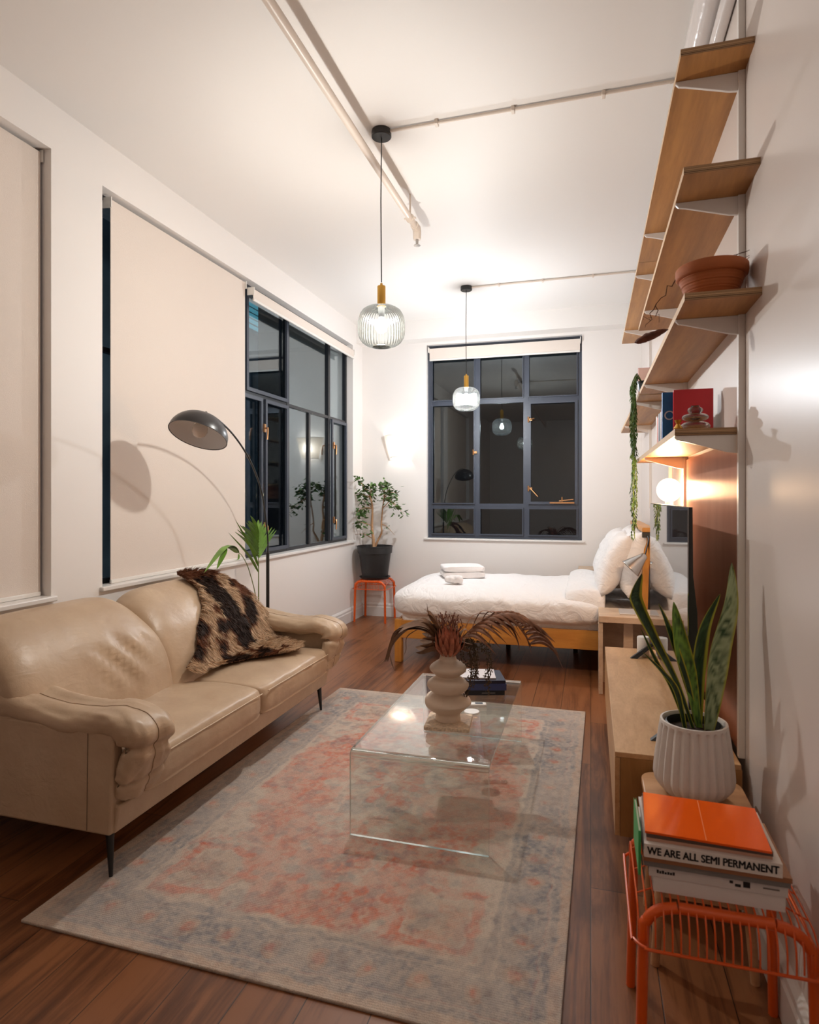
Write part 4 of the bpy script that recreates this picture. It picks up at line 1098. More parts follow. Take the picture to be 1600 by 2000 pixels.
# coral field with cream medallion and cream corner cut-outs
dx = np.abs(X - W_ / 2) / (W_ / 2 - .26); dy = np.abs(Y - L_ / 2) / (L_ / 2 - .26)
lob = .045 * np.cos(dx * 22) * np.cos(dy * 30) + (n2 - .5) * .12
corner = sm(1.02, 1.08, dx * .9 + dy * .75 + lob)
mixc(sm(.255, .265, ex) * (1 - corner) * .85, coral)
ang = np.arctan2((Y - L_ / 2), (X - W_ / 2)); rr = np.hypot((X - W_ / 2) / .50, (Y - L_ / 2) / .92)
med = rr * 1.25 + .09 * np.cos(ang * 8) + .04 * np.cos(ang * 16) + (n2 - .5) * .2
mixc((1 - sm(.68, .74, med)), cream * .98)
mixc((1 - sm(.42, .47, med)) * .6, blue)
mixc((1 - sm(.26, .30, med)) * .7, coral)
mixc((1 - sm(.10, .14, med)) * .8, cream)
for sy_ in (.24, .76):
    r2 = np.hypot((X - W_ / 2) / .24, (Y - L_ * sy_) / .20) + .12 * np.cos(np.arctan2(Y - L_ * sy_, X - W_ / 2) * 6) + (n2 - .5) * .2
    mixc((1 - sm(.8, .88, r2)) * .9, cream); mixc((1 - sm(.45, .55, r2)) * .55, coral * .95); mixc((1 - sm(.2, .28, r2)) * .6, blue)
# corner motifs in coral outline
for (cx_, cy_) in ((.42, .42), (W_ - .42, .42), (.42, L_ - .42), (W_ - .42, L_ - .42)):
    d_ = np.maximum(np.abs(X - cx_) / .14, np.abs(Y - cy_) / .15) + (n2 - .5) * .5
    mixc((sm(.72, .8, d_) * (1 - sm(1.0, 1.1, d_))) * .85, coral); mixc((1 - sm(.6, .7, d_)) * .6, tan); mixc((1 - sm(.2, .3, d_)) * .5, brown)
# motif scatter in the field
mot = np.cos(X * 2 * PI / .115 + 3 * n1) * np.cos(Y * 2 * PI / .125 + 3 * n4)
mixc(sm(.55, .8, mot) * .38 * (ex > .26), blue * .95); mixc(sm(.55, .8, -mot) * .35 * (ex > .26), tan)
mixc(sm(.62, .72, n2) * .4 * (ex > .26), cream)
# border bands
band = sm(.03, .04, ex) * (1 - sm(.235, .245, ex))
mixc(band * .85, blue)
mixc((sm(.0, .004, edge) * (1 - sm(.03, .04, ex))) * .6, tan)
for b0, b1, c_, k_ in ((.06, .068, cream, .6), (.205, .213, cream, .7), (.236, .248, cream, .8), (.07, .072, coral, .3)):
    mixc(sm(b0 - .003, b0, ex) * (1 - sm(b1, b1 + .003, ex)) * k_, c_)
along = np.where((np.minimum(X, W_ - X) < np.minimum(Y, L_ - Y)), Y, X)
fl = np.cos(along * 2 * PI / .155) ; dd = np.hypot((edge - .137) / .042, (np.abs(((along / .155) % 1) - .5)) / .25) + (n2 - .5) * .7
mixc(((1 - sm(.75, .95, dd)) * (ex < .2) * (ex > .07)) * .75, tan * 1.02); mixc(((1 - sm(.3, .5, dd)) * (ex < .2) * (ex > .07)) * .7, coral)
mm = np.cos(along * 2 * PI / .05 + 2 * n1) * np.cos(edge * 2 * PI / .045)
mixc(sm(.5, .8, mm) * (ex < .235) * (ex > .04) * .35, cream)
# wear
mixc(sm(.5, .62, nG) * .5, cream * 1.03); mixc(sm(.5, .60, 1 - nG) * .35 * (ex > .25), coral); mixc(sm(.53, .66, nA) * .4, blue); mixc(sm(.48, .70, n1) * .42, cream * 1.02); mixc(sm(.5, .68, n4 + (n3 - .5) * .5) * .32, cream * .97)
mixc(sm(.55, .85, n3) * .28, brown); mixc(sm(.55, .8, 1 - n3) * .25, cream * 1.1)
col_ = np.clip(col_ * 1.10, 0, 1)
skew = .020
vx_ = rx0 + U * W_ + 0 * V; vy_ = ry0 + V * L_ - (U) * 0
rot_r = math.radians(-1.0)
ccx, ccy = (rx0 + rx1) / 2, (ry0 + ry1) / 2
gx_ = vx_ - ccx; gy_ = vy_ - ccy
wx = ccx + gx_ * math.cos(rot_r) - gy_ * math.sin(rot_r); wy = ccy + gx_ * math.sin(rot_r) + gy_ * math.cos(rot_r)
wz = .0095 + .0009 * (n3 - .5)
tp = np.stack([wx, wy, wz], -1).reshape(-1, 3)
me = bpy.data.meshes.new('rug')
idx = np.arange(nx * ny).reshape(ny, nx)
top = np.stack([idx[:-1, :-1], idx[:-1, 1:], idx[1:, 1:], idx[1:, :-1]], -1).reshape(-1, 4)
ring = np.concatenate([idx[0, :], idx[1:, -1], idx[-1, -2::-1], idx[-2:0:-1, 0]])
low = tp[ring].copy(); low[:, 2] = .0005
V3 = np.concatenate([tp, low]); k = len(ring); b0 = nx * ny
sidef = np.array([[ring[(i + 1) % k], ring[i], b0 + i, b0 + (i + 1) % k] for i in range(k)])
me.from_pydata(V3.tolist(), [], np.concatenate([top, sidef]).tolist() + [list(range(b0 + k - 1, b0 - 1, -1))])
ca = me.color_attributes.new('Col', 'FLOAT_COLOR', 'POINT')
cc = np.concatenate([col_.reshape(-1, 3), np.ones((k, 3)) * cream * .9]); cc = np.concatenate([cc, np.ones((len(cc), 1))], 1)
ca.data.foreach_set('color', cc.astype(np.float32).ravel())
me.polygons.foreach_set('use_smooth', [True] * len(me.polygons))
t = NT('worn_woven_wool')
a_ = t.n('ShaderNodeVertexColor'); a_.layer_name = 'Col'
wv = t.n('ShaderNodeTexWave', bands_direction='Y'); t.l(t.coord(), wv.inputs['Vector']); wv.inputs['Scale'].default_value = 38; wv.inputs['Distortion'].default_value = 6.0; wv.inputs['Detail'].default_value = 2; wv.inputs['Detail Scale'].default_value = 6
ns = t.noise(t.coord((1, .35, 1)), 420, 2)
mm_ = t.n('ShaderNodeMath', operation='MULTIPLY_ADD'); t.l(ns, mm_.inputs[0]); mm_.inputs[1].default_value = .9; t.l(wv.outputs['Fac'], mm_.inputs[2])
hs = t.n('ShaderNodeMix', data_type='RGBA', blend_type='MULTIPLY'); hs.inputs[0].default_value = .6
t.l(a_.outputs[0], hs.inputs[6]); t.l(t.ramp(mm_.outputs[0], [(.3, (.55, .55, .55, 1)), (1, (1, 1, 1, 1))]), hs.inputs[7])
M['rug'] = t.bsdf(hs.outputs[2], .95, 0, t.bump(mm_.outputs[0], .6, .003), sheen=.15)
me.materials.append(M['rug'])
o = bpy.data.objects.new('rug', me); sc.collection.objects.link(o)
tag(o, 'faded coral and blue-grey patterned rug under the glass table', 'rug')

# ================================================================== COFFEE TABLE
ax0, ax1, ay0, ay1, az = -.951, -.377, 2.396, 3.585, .36
zf = .0105; T_ = .012
def bent(off):
    r = .028 - off
    y0, y1, zt_ = ay0 + off, ay1 - off, az - off
    P = [(y0, zf)]
    for i in range(7): a = PI - PI / 2 * i / 6; P.append((y0 + r + r * math.cos(a), zt_ - r + r * math.sin(a)))
    for i in range(7): a = PI / 2 - PI / 2 * i / 6; P.append((y1 - r + r * math.cos(a), zt_ - r + r * math.sin(a)))
    P.append((y1, zf)); return P
po, pi_ = bent(0), bent(T_)
n = len(po); vs = []; fs = []; mi = []
for x in (ax0, ax1):
    vs += [(x, p[0], p[1]) for p in po] + [(x, p[0], p[1]) for p in pi_]
mb = MB(); mb.v = vs
for i in range(n - 1):
    mb.f += [(i, i + 1, 2 * n + i + 1, 2 * n + i), (n + i, 3 * n + i, 3 * n + i + 1, n + i + 1), (i, n + i, n + i + 1, i + 1), (2 * n + i, 2 * n + i + 1, 3 * n + i + 1, 3 * n + i)]; mb.mi += ([2, 2, 1, 1] if (1 <= i < 7 or 8 <= i < 14) else [0, 0, 1, 1])
mb.f += [(0, 2 * n, 3 * n, n), (n - 1, 2 * n - 1, 4 * n - 1, 3 * n - 1)]; mb.mi += [1, 1]
M['tglass'] = glass_thin('clear_table_glass', (.955, .98, .97, 1), 1.7, boost=.01)
M['tedge'] = NT('green_glass_edge').bsdf(C(196, 214, 206), .08, 0, trans=.6, ior=1.5)
tag(build('coffee_table', mb, [M['tglass'], M['tedge'], NT('bent_glass_corner').bsdf(C(226, 240, 236), 0.0, 0, trans=1.0, ior=1.5)], origin=((ax0 + ax1) / 2, (ay0 + ay1) / 2, zf), angle=60), 'waterfall coffee table of bent clear glass on the rug', 'table')
# coaster tile
cxx, cyy = -.625, 2.80
P = []
S_ = .098; nsc = 12
for (x0, y0, x1, y1) in ((-S_, -S_, S_, -S_), (S_, -S_, S_, S_), (S_, S_, -S_, S_), (-S_, S_, -S_, -S_)):
    for i in range(nsc * 4):
        f = i / (nsc * 4); b = .004 * abs(math.sin(PI * f * nsc)); dxn, dyn = (y1 - y0) / (2 * S_), -(x1 - x0) / (2 * S_)
        P.append((x0 + (x1 - x0) * f + dxn * b, y0 + (y1 - y0) * f + dyn * b))
mb = MB().prism(P, 2, 0, .014).mul(Matrix.Translation((cxx, cyy, az + .0003)) @ Matrix.Rotation(.10, 4, 'Z'))
tag(build('tile_tray', mb, plain('speckled_clay', C(222, 200, 174), .7, var=.25, vscale=70), origin=(cxx, cyy, az), smooth=False), 'square cream tile tray with scalloped edge under the vase', 'tray')
# vase
zv = az + .0145
prof = [(.001, 0), (.052, 0), (.058, .004), (.056, .022), (.060, .034), (.082, .050), (.102, .068), (.107, .084), (.098, .102), (.072, .114), (.060, .121), (.066, .130), (.086, .142), (.096, .158), (.092, .174), (.074, .188), (.056, .197), (.054, .203), (.066, .212), (.081, .225), (.085, .238), (.078, .251), (.058, .264), (.042, .275), (.036, .292), (.0335, .315), (.0345, .318), (.030, .318), (.028, .30), (.001, .28)]
vcx, vcy = -.632, 2.815
P3 = catmull([(p[0], p[1], 0) for p in prof], 4)
mb = MB()
NV = 56
for j, p in enumerate(P3):
    for kk in range(NV):
        a = 2 * PI * kk / NV; r = max(.001, p.x); zz = p.y
        w_ = max(0, (r - .055) / .05)
        tl_ = w_ * .16 * math.sin(zz * 40)
        mb.v.append((vcx + r * math.cos(a), vcy + r * math.sin(a), zv + zz + tl_ * r * math.cos(a + zz * 9)))
for j in range(len(P3) - 1):
    for kk in range(NV): mb.f.append((j * NV + kk, j * NV + (kk + 1) % NV, (j + 1) * NV + (kk + 1) % NV, (j + 1) * NV + kk)); mb.mi.append(0)
mb.v = [(p[0], p[1], max(p[2], zv)) for p in mb.v]
tag(build('vase', mb, M['ceramic'], origin=(vcx, vcy, zv), angle=70), 'cream ceramic vase of stacked tilted bulges on the glass table', 'vase')
# dried bouquet, local x = picture right
bq = thing('dried_bouquet', 'dried flowers and brown leaves standing in the cream vase', 'bouquet', (vcx, vcy, zv + .30), world=False); bq.rotation_euler = (0, 0, TH)
rd = random.Random(8)
def blade(mb, pts, wid, droop=0, side=None, cup=.25, seg=6):
    P = catmull(pts, seg); n = len(P)
    vs = []; fs = []
    for i, p in enumerate(P):
        f = i / (n - 1); T = (P[min(n - 1, i + 1)] - P[max(0, i - 1)]).normalized()
        sd = side or Vector((0, 1, 0)); sd = Vector(sd); s2 = (sd - T * sd.dot(T))
        s2 = s2.normalized() if s2.length > 1e-4 else T.orthogonal().normalized()
        nn = T.cross(s2)
        wd = wid * math.sin(PI * min(1, .06 + .94 * f) ** .8) + .0004
        vs += [p + s2 * wd / 2, p + nn * wd * cup, p - s2 * wd / 2]
    for i in range(n - 1):
        for j in range(2): fs.append((i * 3 + j, i * 3 + j + 1, (i + 1) * 3 + j + 1, (i + 1) * 3 + j))
    mb.add(vs, fs)
def Vv(x, z, y=0): return Vector((x, y, z))
# big drooping leaves on the left
lf = MB()
for i in range(7):
    yy_ = (i - 3) * .012
    blade(lf, [Vv(-.01, .03), Vv(-.09, .125 + rd.uniform(-.01, .01), yy_), Vv(-.18, .13, yy_), Vv(-.25, .075 + rd.uniform(-.01, .01), yy_ * 2), Vv(-.285 + rd.uniform(-.01, .02), -.02 - i * .006, yy_ * 2)], .050, side=(.5, .8, .3))
blade(lf, [Vv(-.25, .06), Vv(-.275, -.0), Vv(-.30, -.035), Vv(-.345, -.062)], .014); blade(lf, [Vv(-.27, 0), Vv(-.262, -.04), Vv(-.245, -.08)], .018)
blade(lf, [Vv(-.13, .12), Vv(-.19, .08), Vv(-.195, .02), Vv(-.205, -.01)], .014)
for (x, z_, wd) in ((-.13, .05, .05), (-.15, .02, .055), (-.12, .085, .04), (.10, .03, .05), (.11, .055, .04), (-.07, .15, .035), (-.10, .19, .03), (-.125, .155, .03), (.05, .12, .03)):
    for s_ in (-1, 1):
        blade(lf, [Vv(.0, .0), Vv(x * .45, z_ * .55 + .02, s_ * .02), Vv(x * .8, z_ * .95, s_ * .04), Vv(x, z_, s_ * .05)], wd, side=(0, 1, .6 * s_))
blade(lf, [Vv(-.02, .06), Vv(-.06, .14), Vv(-.085, .18), Vv(-.098, .235)], .032)
blade(lf, [Vv(-.01, -.0), Vv(-.03, .05), Vv(-.045, .085), Vv(-.055, .10)], .035)
for i in range(16):
    a = rd.uniform(-1, 1); yd = rd.uniform(-1, 1)
    blade(lf, [Vv(0, 0), Vv(a * .05, .06, yd * .03), Vv(a * .10, .085 + rd.uniform(0, .05), yd * .06), Vv(a * .13, .06 + rd.uniform(0, .10), yd * .09)], .026)
build('dry_leaves', lf, plain('dry_brown_leaf', C(122, 88, 62), .7, var=.35, vscale=25), bq, angle=180)
# palm frond on the right
fr_ = MB()
rach = catmull([Vv(.0, .0), Vv(.09, .10), Vv(.18, .165), Vv(.27, .165), Vv(.34, .11), Vv(.385, .03)], 8)
fr_.tube(rach, .0022, 6)
for i, p in enumerate(rach[6:-2:2]):
    for s_ in (-1, 1):
        l = .15 - .16 * i / len(rach); dn = rd.uniform(.4, 1.0)
        blade(fr_, [p, p + Vector((.05, s_ * .03, .015)), p + Vector((.10, s_ * .055, -.02 * dn)), p + Vector((.12 + l * .2, s_ * .07, -.10 * dn))], .017, side=(0, 1, 1), seg=4)
for i in range(5):
    x = .06 + i * .03
    blade(fr_, [Vv(x, .05 + i * .01), Vv(x + .035, .15), Vv(x + .07, .19 + rd.uniform(-.01, .02)), Vv(x + .13, .18), Vv(x + .19, .13)], .014, seg=5)
blade(fr_, [Vv(.26, .13), Vv(.33, .135), Vv(.40, .138)], .006)
blade(fr_, [Vv(.20, .16), Vv(.30, .15), Vv(.355, .09), Vv(.385, .0)], .03, side=(.3, 1, .3))
blade(fr_, [Vv(.17, .15), Vv(.28, .13), Vv(.32, .06), Vv(.33, .01)], .022, side=(.3, 1, .3))
build('palm_frond', fr_, plain('dry_palm', C(128, 82, 54), .65, var=.3, vscale=25), bq, angle=180)
# protea head
pr = MB()
for ring_, (n_, r0, r1, z0, z1, wd) in enumerate([(12, .012, .018, .05, .135, .022), (14, .02, .034, .045, .13, .024), (16, .025, .05, .035, .12, .024), (14, .03, .066, .02, .10, .022), (12, .03, .078, .01, .07, .02)]):
    for i in range(n_):
        a = 2 * PI * i / n_ + ring_ * .3
        c_, s_ = math.cos(a), math.sin(a)
        blade(pr, [Vector((c_ * r0, s_ * r0 - .03, z0 - .01)), Vector((c_ * (r0 + r1) * .62, s_ * (r0 + r1) * .62 - .03, (z0 + z1) / 2)), Vector((c_ * r1, s_ * r1 - .03, z1 + rd.uniform(-.008, .012)))], wd, side=(-s_, c_, 0), seg=5, cup=.2)
build('protea_head', pr, plain('dry_protea', C(186, 116, 90), .7, var=.35, vscale=40), bq, angle=180)
fz_ = MB()
for i in range(60):
    a = rd.uniform(0, 2 * PI); rr_ = rd.uniform(0, .055); p = Vector((.0 + rr_ * math.cos(a), .03 + rr_ * math.sin(a), .10))
    q = p + Vector((math.cos(a) * .02, math.sin(a) * .02, rd.uniform(.02, .085))); fz_.tube([p, (p + q) / 2 + Vector((rd.uniform(-.018, .018), rd.uniform(-.01, .01), 0)), q, q + Vector((rd.uniform(-.012, .012), 0, -.006))], [.0016, .0014, .0024, .001], 5)
build('seed_head', fz_, plain('dry_seed_head', C(134, 92, 78), .8, var=.3, vscale=60), bq)
# hanging amaranth to the right
hg = MB()
for s_ in range(11):
    x0 = .04 + rd.uniform(0, .03); xe = rd.uniform(.07, .20); ze = rd.uniform(-.20, -.03)
    pts = catmull([Vv(0, .0), Vv(x0 + .03, .055, -.01), Vv(xe, .035 + rd.uniform(-.03, .02), rd.uniform(-.03, .03)), Vv(xe + rd.uniform(-.01, .03), ze * .5, rd.uniform(-.03, .03)), Vv(xe + rd.uniform(-.03, .03), ze, rd.uniform(-.02, .02))], 6)
    hg.tube(pts, .0014, 5)
    for p in pts[8:]:
        for _ in range(5):
            q = p + Vector([rd.gauss(0, .006) for _ in range(3)]); r_ = rd.uniform(.002, .0045)
            hg.lathe([(.0005, -r_), (r_, 0), (.0005, r_)], tuple(q), 5, cap0=False, cap1=False)
blade(hg, [Vv(.16, .0), Vv(.19, .05), Vv(.20, .095)], .008)
build('hanging_blossom', hg, plain('dry_blossom', C(86, 66, 44), .8, var=.4, vscale=40), bq)

# books beyond the vase on the table
G = 'books on the glass table'
def lying2(cx, cy, z0, lx, ly, th_, rz, colr, label, pages=C(226, 220, 212), nm='book'):
    return book((cx, cy, z0), th_, ly, lx, col('tcover_' + label[:9].replace(' ', '_'), colr, .3), label, G, rz, 'lying', pages=pages)
b_ = lying2(-.605, 3.33, az + .0005, .30, .20, .026, .30, C(24, 24, 30), 'black book at the bottom of the pile on the glass table')
build('spine_mark', MB().box(.03, .10, -.1008, -.1, .010, .014), M['ink_grey'], b_)
b_ = lying2(-.60, 3.335, az + .027, .31, .21, .034, .27, C(58, 66, 112), 'blue picture book in the middle of the pile on the table')
b_ = lying2(-.60, 3.33, az + .0615, .30, .20, .016, .30, C(40, 38, 60), 'dark indigo book near the top of the table pile')
b_ = lying2(-.615, 3.34, az + .078, .24, .17, .008, .22, C(226, 220, 222), 'white magazine on top of the table pile')
o = thing('remote_control', 'small white remote control on the glass table by the vase', 'remote', (-.545, 3.065, az + .0005), world=False); o.rotation_euler = (0, 0, .25)
build('body', MB().box(-.05, .05, -.02, .02, 0, .016), M['rail'], o, bevel=.005, seg=3)
build('display', MB().box(-.005, .032, -.012, .012, .0155, .0168), M['black'], o)
tag(build('coaster', MB().lathe([(.001, 0), (.036, 0), (.038, .004), (.036, .008), (.001, .008)], (-.55, 2.97, az + .0005), 28, cap0=False, cap1=False), M['rail'], origin=(-.55, 2.97, az)), 'small round white coaster beside the vase', 'coaster')

# ================================================================== SOFA
so = thing('sofa', 'beige leather two seat sofa on slim dark legs', 'sofa', (-2.05, 2.83, 0))
SY0, SY1, SXF, SXB = 1.865, 3.80, -1.665, -2.52
SM = (SY0 + SY1) / 2 + .045
base = MB().add([(SXB + .05, SY0 + .02, .175), (SXF, SY0 + .02, .17), (SXF, SY1 - .02, .17), (SXB + .05, SY1 - .02, .175), (SXB, SY0 + .02, .30), (SXF + .02, SY0 + .02, .275), (SXF + .02, SY1 - .02, .275), (SXB, SY1 - .02, .30)],
                [(0, 3, 2, 1), (4, 5, 6, 7), (0, 1, 5, 4), (1, 2, 6, 5), (2, 3, 7, 6), (3, 0, 4, 7)])
build('base', base, M['leather'], so, bevel=.008, seg=3)
def side_panel(y_out, y_in_b, y_in_t, nm='side_panel'):
    # tapered slab: thick at the base, thin at the top
    b = MB()
    xb, xf = SXB, SXF
    zt_ = .543
    vs = [(xb + .05, y_out, .172), (xf - .005, y_out, .17), (xf - .005, y_in_b, .17), (xb + .05, y_in_b, .172), (xb, y_out - (.0), zt_ + .02), (xf + .012, y_out, zt_), (xf + .012, y_in_t, zt_), (xb, y_in_t, zt_ + .02)]
    b.add(vs, [(0, 3, 2, 1), (4, 5, 6, 7), (0, 1, 5, 4), (1, 2, 6, 5), (2, 3, 7, 6), (3, 0, 4, 7)])
    return build(nm, b, M['leather'], so, bevel=.010, seg=3)
sp = side_panel(SY0, SY0 + .095, SY0 + .045)
sub('seam', MB().tube([(SXF - .105, SY0 - .0008, .18), (SXF - .10, SY0 - .0008, .535)], .0016, 6), plain('leather_seam', C(120, 100, 80), .6), sp, (so.location.x, so.location.y, 0))
side_panel(SY1, SY1 - .085, SY1 - .03)
build('back_frame', MB().add([(SXB, SY0 + .01, .175), (SXB + .10, SY0 + .01, .175), (SXB + .10, SY1 - .01, .175), (SXB, SY1 - .01, .175), (SXB - .0, SY0 + .06, .80), (SXB + .07, SY0 + .06, .80), (SXB + .07, SY1 - .06, .80), (SXB, SY1 - .06, .80)],
                             [(0, 3, 2, 1), (4, 5, 6, 7), (0, 1, 5, 4), (1, 2, 6, 5), (2, 3, 7, 6), (3, 0, 4, 7)]), M['leather'], so, bevel=.012, seg=3)
for (x, y) in ((SXF - .035, SY0 + .035), (SXF - .035, SY1 - .06), (SXB + .10, SY0 + .05), (SXB + .10, SY1 - .06)):
    dx_ = .012 if x > -2 else -.012
    build('leg', MB().tube([(x, y, .185), (x + dx_, y - .008 if y < 2.5 else y + .008, .0 if not (x > -2) else .0095)], [.017, .007], 12), M['black'], so)
def loft(loop, y0, y1, n, ny, fn=None, m=5, end_shrink=1.0):
    P = [Vector((p[0], p[1], 0)) for p in loop]; P = catmull(P, m, True); k = len(P)
    c_ = sum(P, Vector((0, 0, 0))) / k
    mb = MB()
    for j in range(ny):
        # cluster rows near the ends
        s_ = j / (ny - 1) * 2 - 1; t_ = math.sin(s_ * PI / 2)
        r = max(.02, (1 - abs(t_) ** n)) ** (1 / n) if abs(t_) < 1 else .02
        r = 1 - (1 - r) * end_shrink
        y = (y0 + y1) / 2 + t_ * (y1 - y0) / 2
        for i in range(k):
            q = c_ + (P[i] - c_) * r
            p = Vector((q.x, y, q.y))
            if fn: p = fn(p, t_, i / k, r)
            mb.v.append(tuple(p))
    for j in range(ny - 1):
        for i in range(k): mb.f.append((j * k + i, j * k + (i + 1) % k, (j + 1) * k + (i + 1) % k, (j + 1) * k + i)); mb.mi.append(0)
    mb.f.append(tuple(range(k - 1, -1, -1))); mb.mi.append(0); mb.f.append(tuple((ny - 1) * k + i for i in range(k))); mb.mi.append(0)
    return mb
seat_loop = [(-2.33, .27), (-2.34, .36), (-2.25, .415), (-2.0, .425), (-1.75, .428), (-1.64, .420), (-1.612, .395), (-1.605, .35), (-1.612, .29), (-1.65, .272), (-2.0, .27)]
def seat_fn(p, t_, u, r):
    if p.z > .38:
        p.z += .016 * (1 - t_ * t_) * max(0, 1 - abs(p.x + 1.95) / .4) + .010 * NZ(Vector((p.x * 3.5, p.y * 3.5, 1))) + .004 * NZ(Vector((p.x * 3, p.y * 13, 2)))
    elif p.x > -1.66: p.x += .006 * NZ(Vector((p.z * 6, p.y * 16, 3)))
    return p
for (a, b) in ((SY0 + .115, SM), (SM + .002, SY1 - .085)):
    s_ = build('seat_cushion', loft(seat_loop, a, b, 9, 44, seat_fn, end_shrink=.5), M['leather'], so, angle=180)
    # piping line along the front upper edge
    pp = [(-1.607, a + .03 + (b - a - .06) * i / 30, .395) for i in range(31)]
    sub('piping', MB().tube(pp, .0028, 6), plain('piping_thread', C(206, 184, 156), .5) if 'piping_thread' not in bpy.data.materials else bpy.data.materials['piping_thread'], s_, (so.location.x, so.location.y, 0))
back_loop = [(-2.13, .30), (-2.03, .36), (-2.045, .44), (-2.075, .56), (-2.13, .70), (-2.20, .80), (-2.28, .875), (-2.37, .9026), (-2.45, .885), (-2.485, .82), (-2.46, .70), (-2.42, .50), (-2.33, .33), (-2.22, .30)]
def back_fn(seed, rnd_lo, rnd_hi):
    def f(p, t_, u, r):
        w1_ = NZ(Vector((p.y * 2.2 + seed, p.z * 2.4, seed)))
        front = 1 if p.x > -2.36 else .2
        # slanting creases
        cr = math.sin((p.y * 1.0 + p.z * .9) * 42 + 2 * w1_) * max(0, 1 - ((p.y - (SY0 + SM) / 2 - .08) / .22) ** 2 - ((p.z - .64) / .14) ** 2) if seed == 1 else 0
        wr = .012 * w1_ + .018 * cr + .005 * NZ(Vector((p.y * 14, p.z * 3, seed)))
        p.x += front * wr
        if p.z > .6:
            k_ = (p.z - .6) / .33
            if t_ > 0: p.y -= rnd_hi * k_ ** 2 * t_ ** 3
            else: p.y += rnd_lo * k_ ** 2 * (-t_) ** 3
            if t_ > 0: p.z -= rnd_hi * .9 * k_ * t_ ** 5
            else: p.z -= rnd_lo * .9 * k_ * (-t_) ** 5
        return p
    return f
build('back_cushion', loft(back_loop, SY0 - .0, SM - .10, 6, 46, back_fn(1, .02, .10), end_shrink=.75), M['leather'], so, angle=180)
build('back_cushion', loft(back_loop, SM - .165, SY1 - .02, 6, 46, back_fn(2, .03, .12), end_shrink=.75), M['leather'], so, angle=180)
# arm cushions: swept soft pads that fold over the front
def arm(yc_, hy, seed, flip):
    path = catmull([(-2.42, 0, .645), (-2.25, 0, .61), (-2.05, 0, .565), (-1.85, 0, .548), (-1.70, 0, .560), (-1.625, 0, .535), (-1.605, 0, .47), (-1.635, 0, .38), (-1.655, 0, .31), (-1.66, 0, .285)], 12)
    n = len(path); K = 48; mb = MB(); seam = []
    for i, p in enumerate(path):
        f = i / (n - 1); T = (path[min(n - 1, i + 1)] - path[max(0, i - 1)]).normalized(); N = Vector((-T.z, 0, T.x))
        e = (1 - abs(2 * f - 1) ** 12) ** .5
        th_ = .052 * (1 if f < .6 else 1 - .12 * (f - .6) / .4)
        g_ = math.exp(-((f - .60) / .055) ** 2)
        bulge = 1 + .38 * g_
        off = flip * (.02 * (1 - f)) - flip * .006 * sm_(.5, .8, f)
        for k_ in range(K):
            a = 2 * PI * k_ / K; c_, s_ = math.cos(a), math.sin(a)
            yy = abs(c_) ** .7 * (1 if c_ > 0 else -1) * hy; nn = abs(s_) ** .75 * (1 if s_ > 0 else -1) * th_ * bulge
            r1 = 1 - abs(NZ(Vector((f * 9 + c_ * 2.2, c_ * 1.5 + seed, s_ * .8)))) * 2
            r2 = 1 - abs(NZ(Vector((f * 20 - c_ * 2.2, c_ * 2 + seed * 2, s_)))) * 2
            wr = .005 * (r1 - .5) + .0025 * (r2 - .5) + .012 * NZ(Vector((f * 7, c_ * 2, seed))) - .010 * math.exp(-(c_ / .12) ** 2) * (s_ > 0)
            wr -= .018 * math.exp(-((f - .665 - .02 * c_) / .018) ** 2) + .010 * math.exp(-((f - .80 + .02 * c_) / .014) ** 2)
            q = p + N * (nn + wr * (1 if s_ > 0 else -1)) * e + Vector((0, yc_ + (yy + wr * c_) * e + off, 0))
            mb.v.append(tuple(q))
            if k_ == K // 4: seam.append(q + N * .0012)
    for j in range(n - 1):
        for i in range(K): mb.f.append((j * K + i, j * K + (i + 1) % K, (j + 1) * K + (i + 1) % K, (j + 1) * K + i)); mb.mi.append(0)
    mb.f.append(tuple(range(K - 1, -1, -1))); mb.mi.append(0); mb.f.append(tuple((n - 1) * K + i for i in range(K))); mb.mi.append(0)
    ao = build('arm_cushion', mb, M['leather'], so, angle=180)
    sub('seam', MB().tube(seam[4:-4], .0016, 6), bpy.data.materials['arm_seam'] if 'arm_seam' in bpy.data.materials else plain('arm_seam', C(158, 130, 102), .6), ao, (so.location.x, so.location.y, 0))
def sm_(a, b, x): t_ = max(0, min(1, (x - a) / (b - a))); return t_ * t_ * (3 - 2 * t_)
arm(SY0 + .125, .116, 3.0, -1)
arm(SY1 - .02, .115, 7.0, 1)

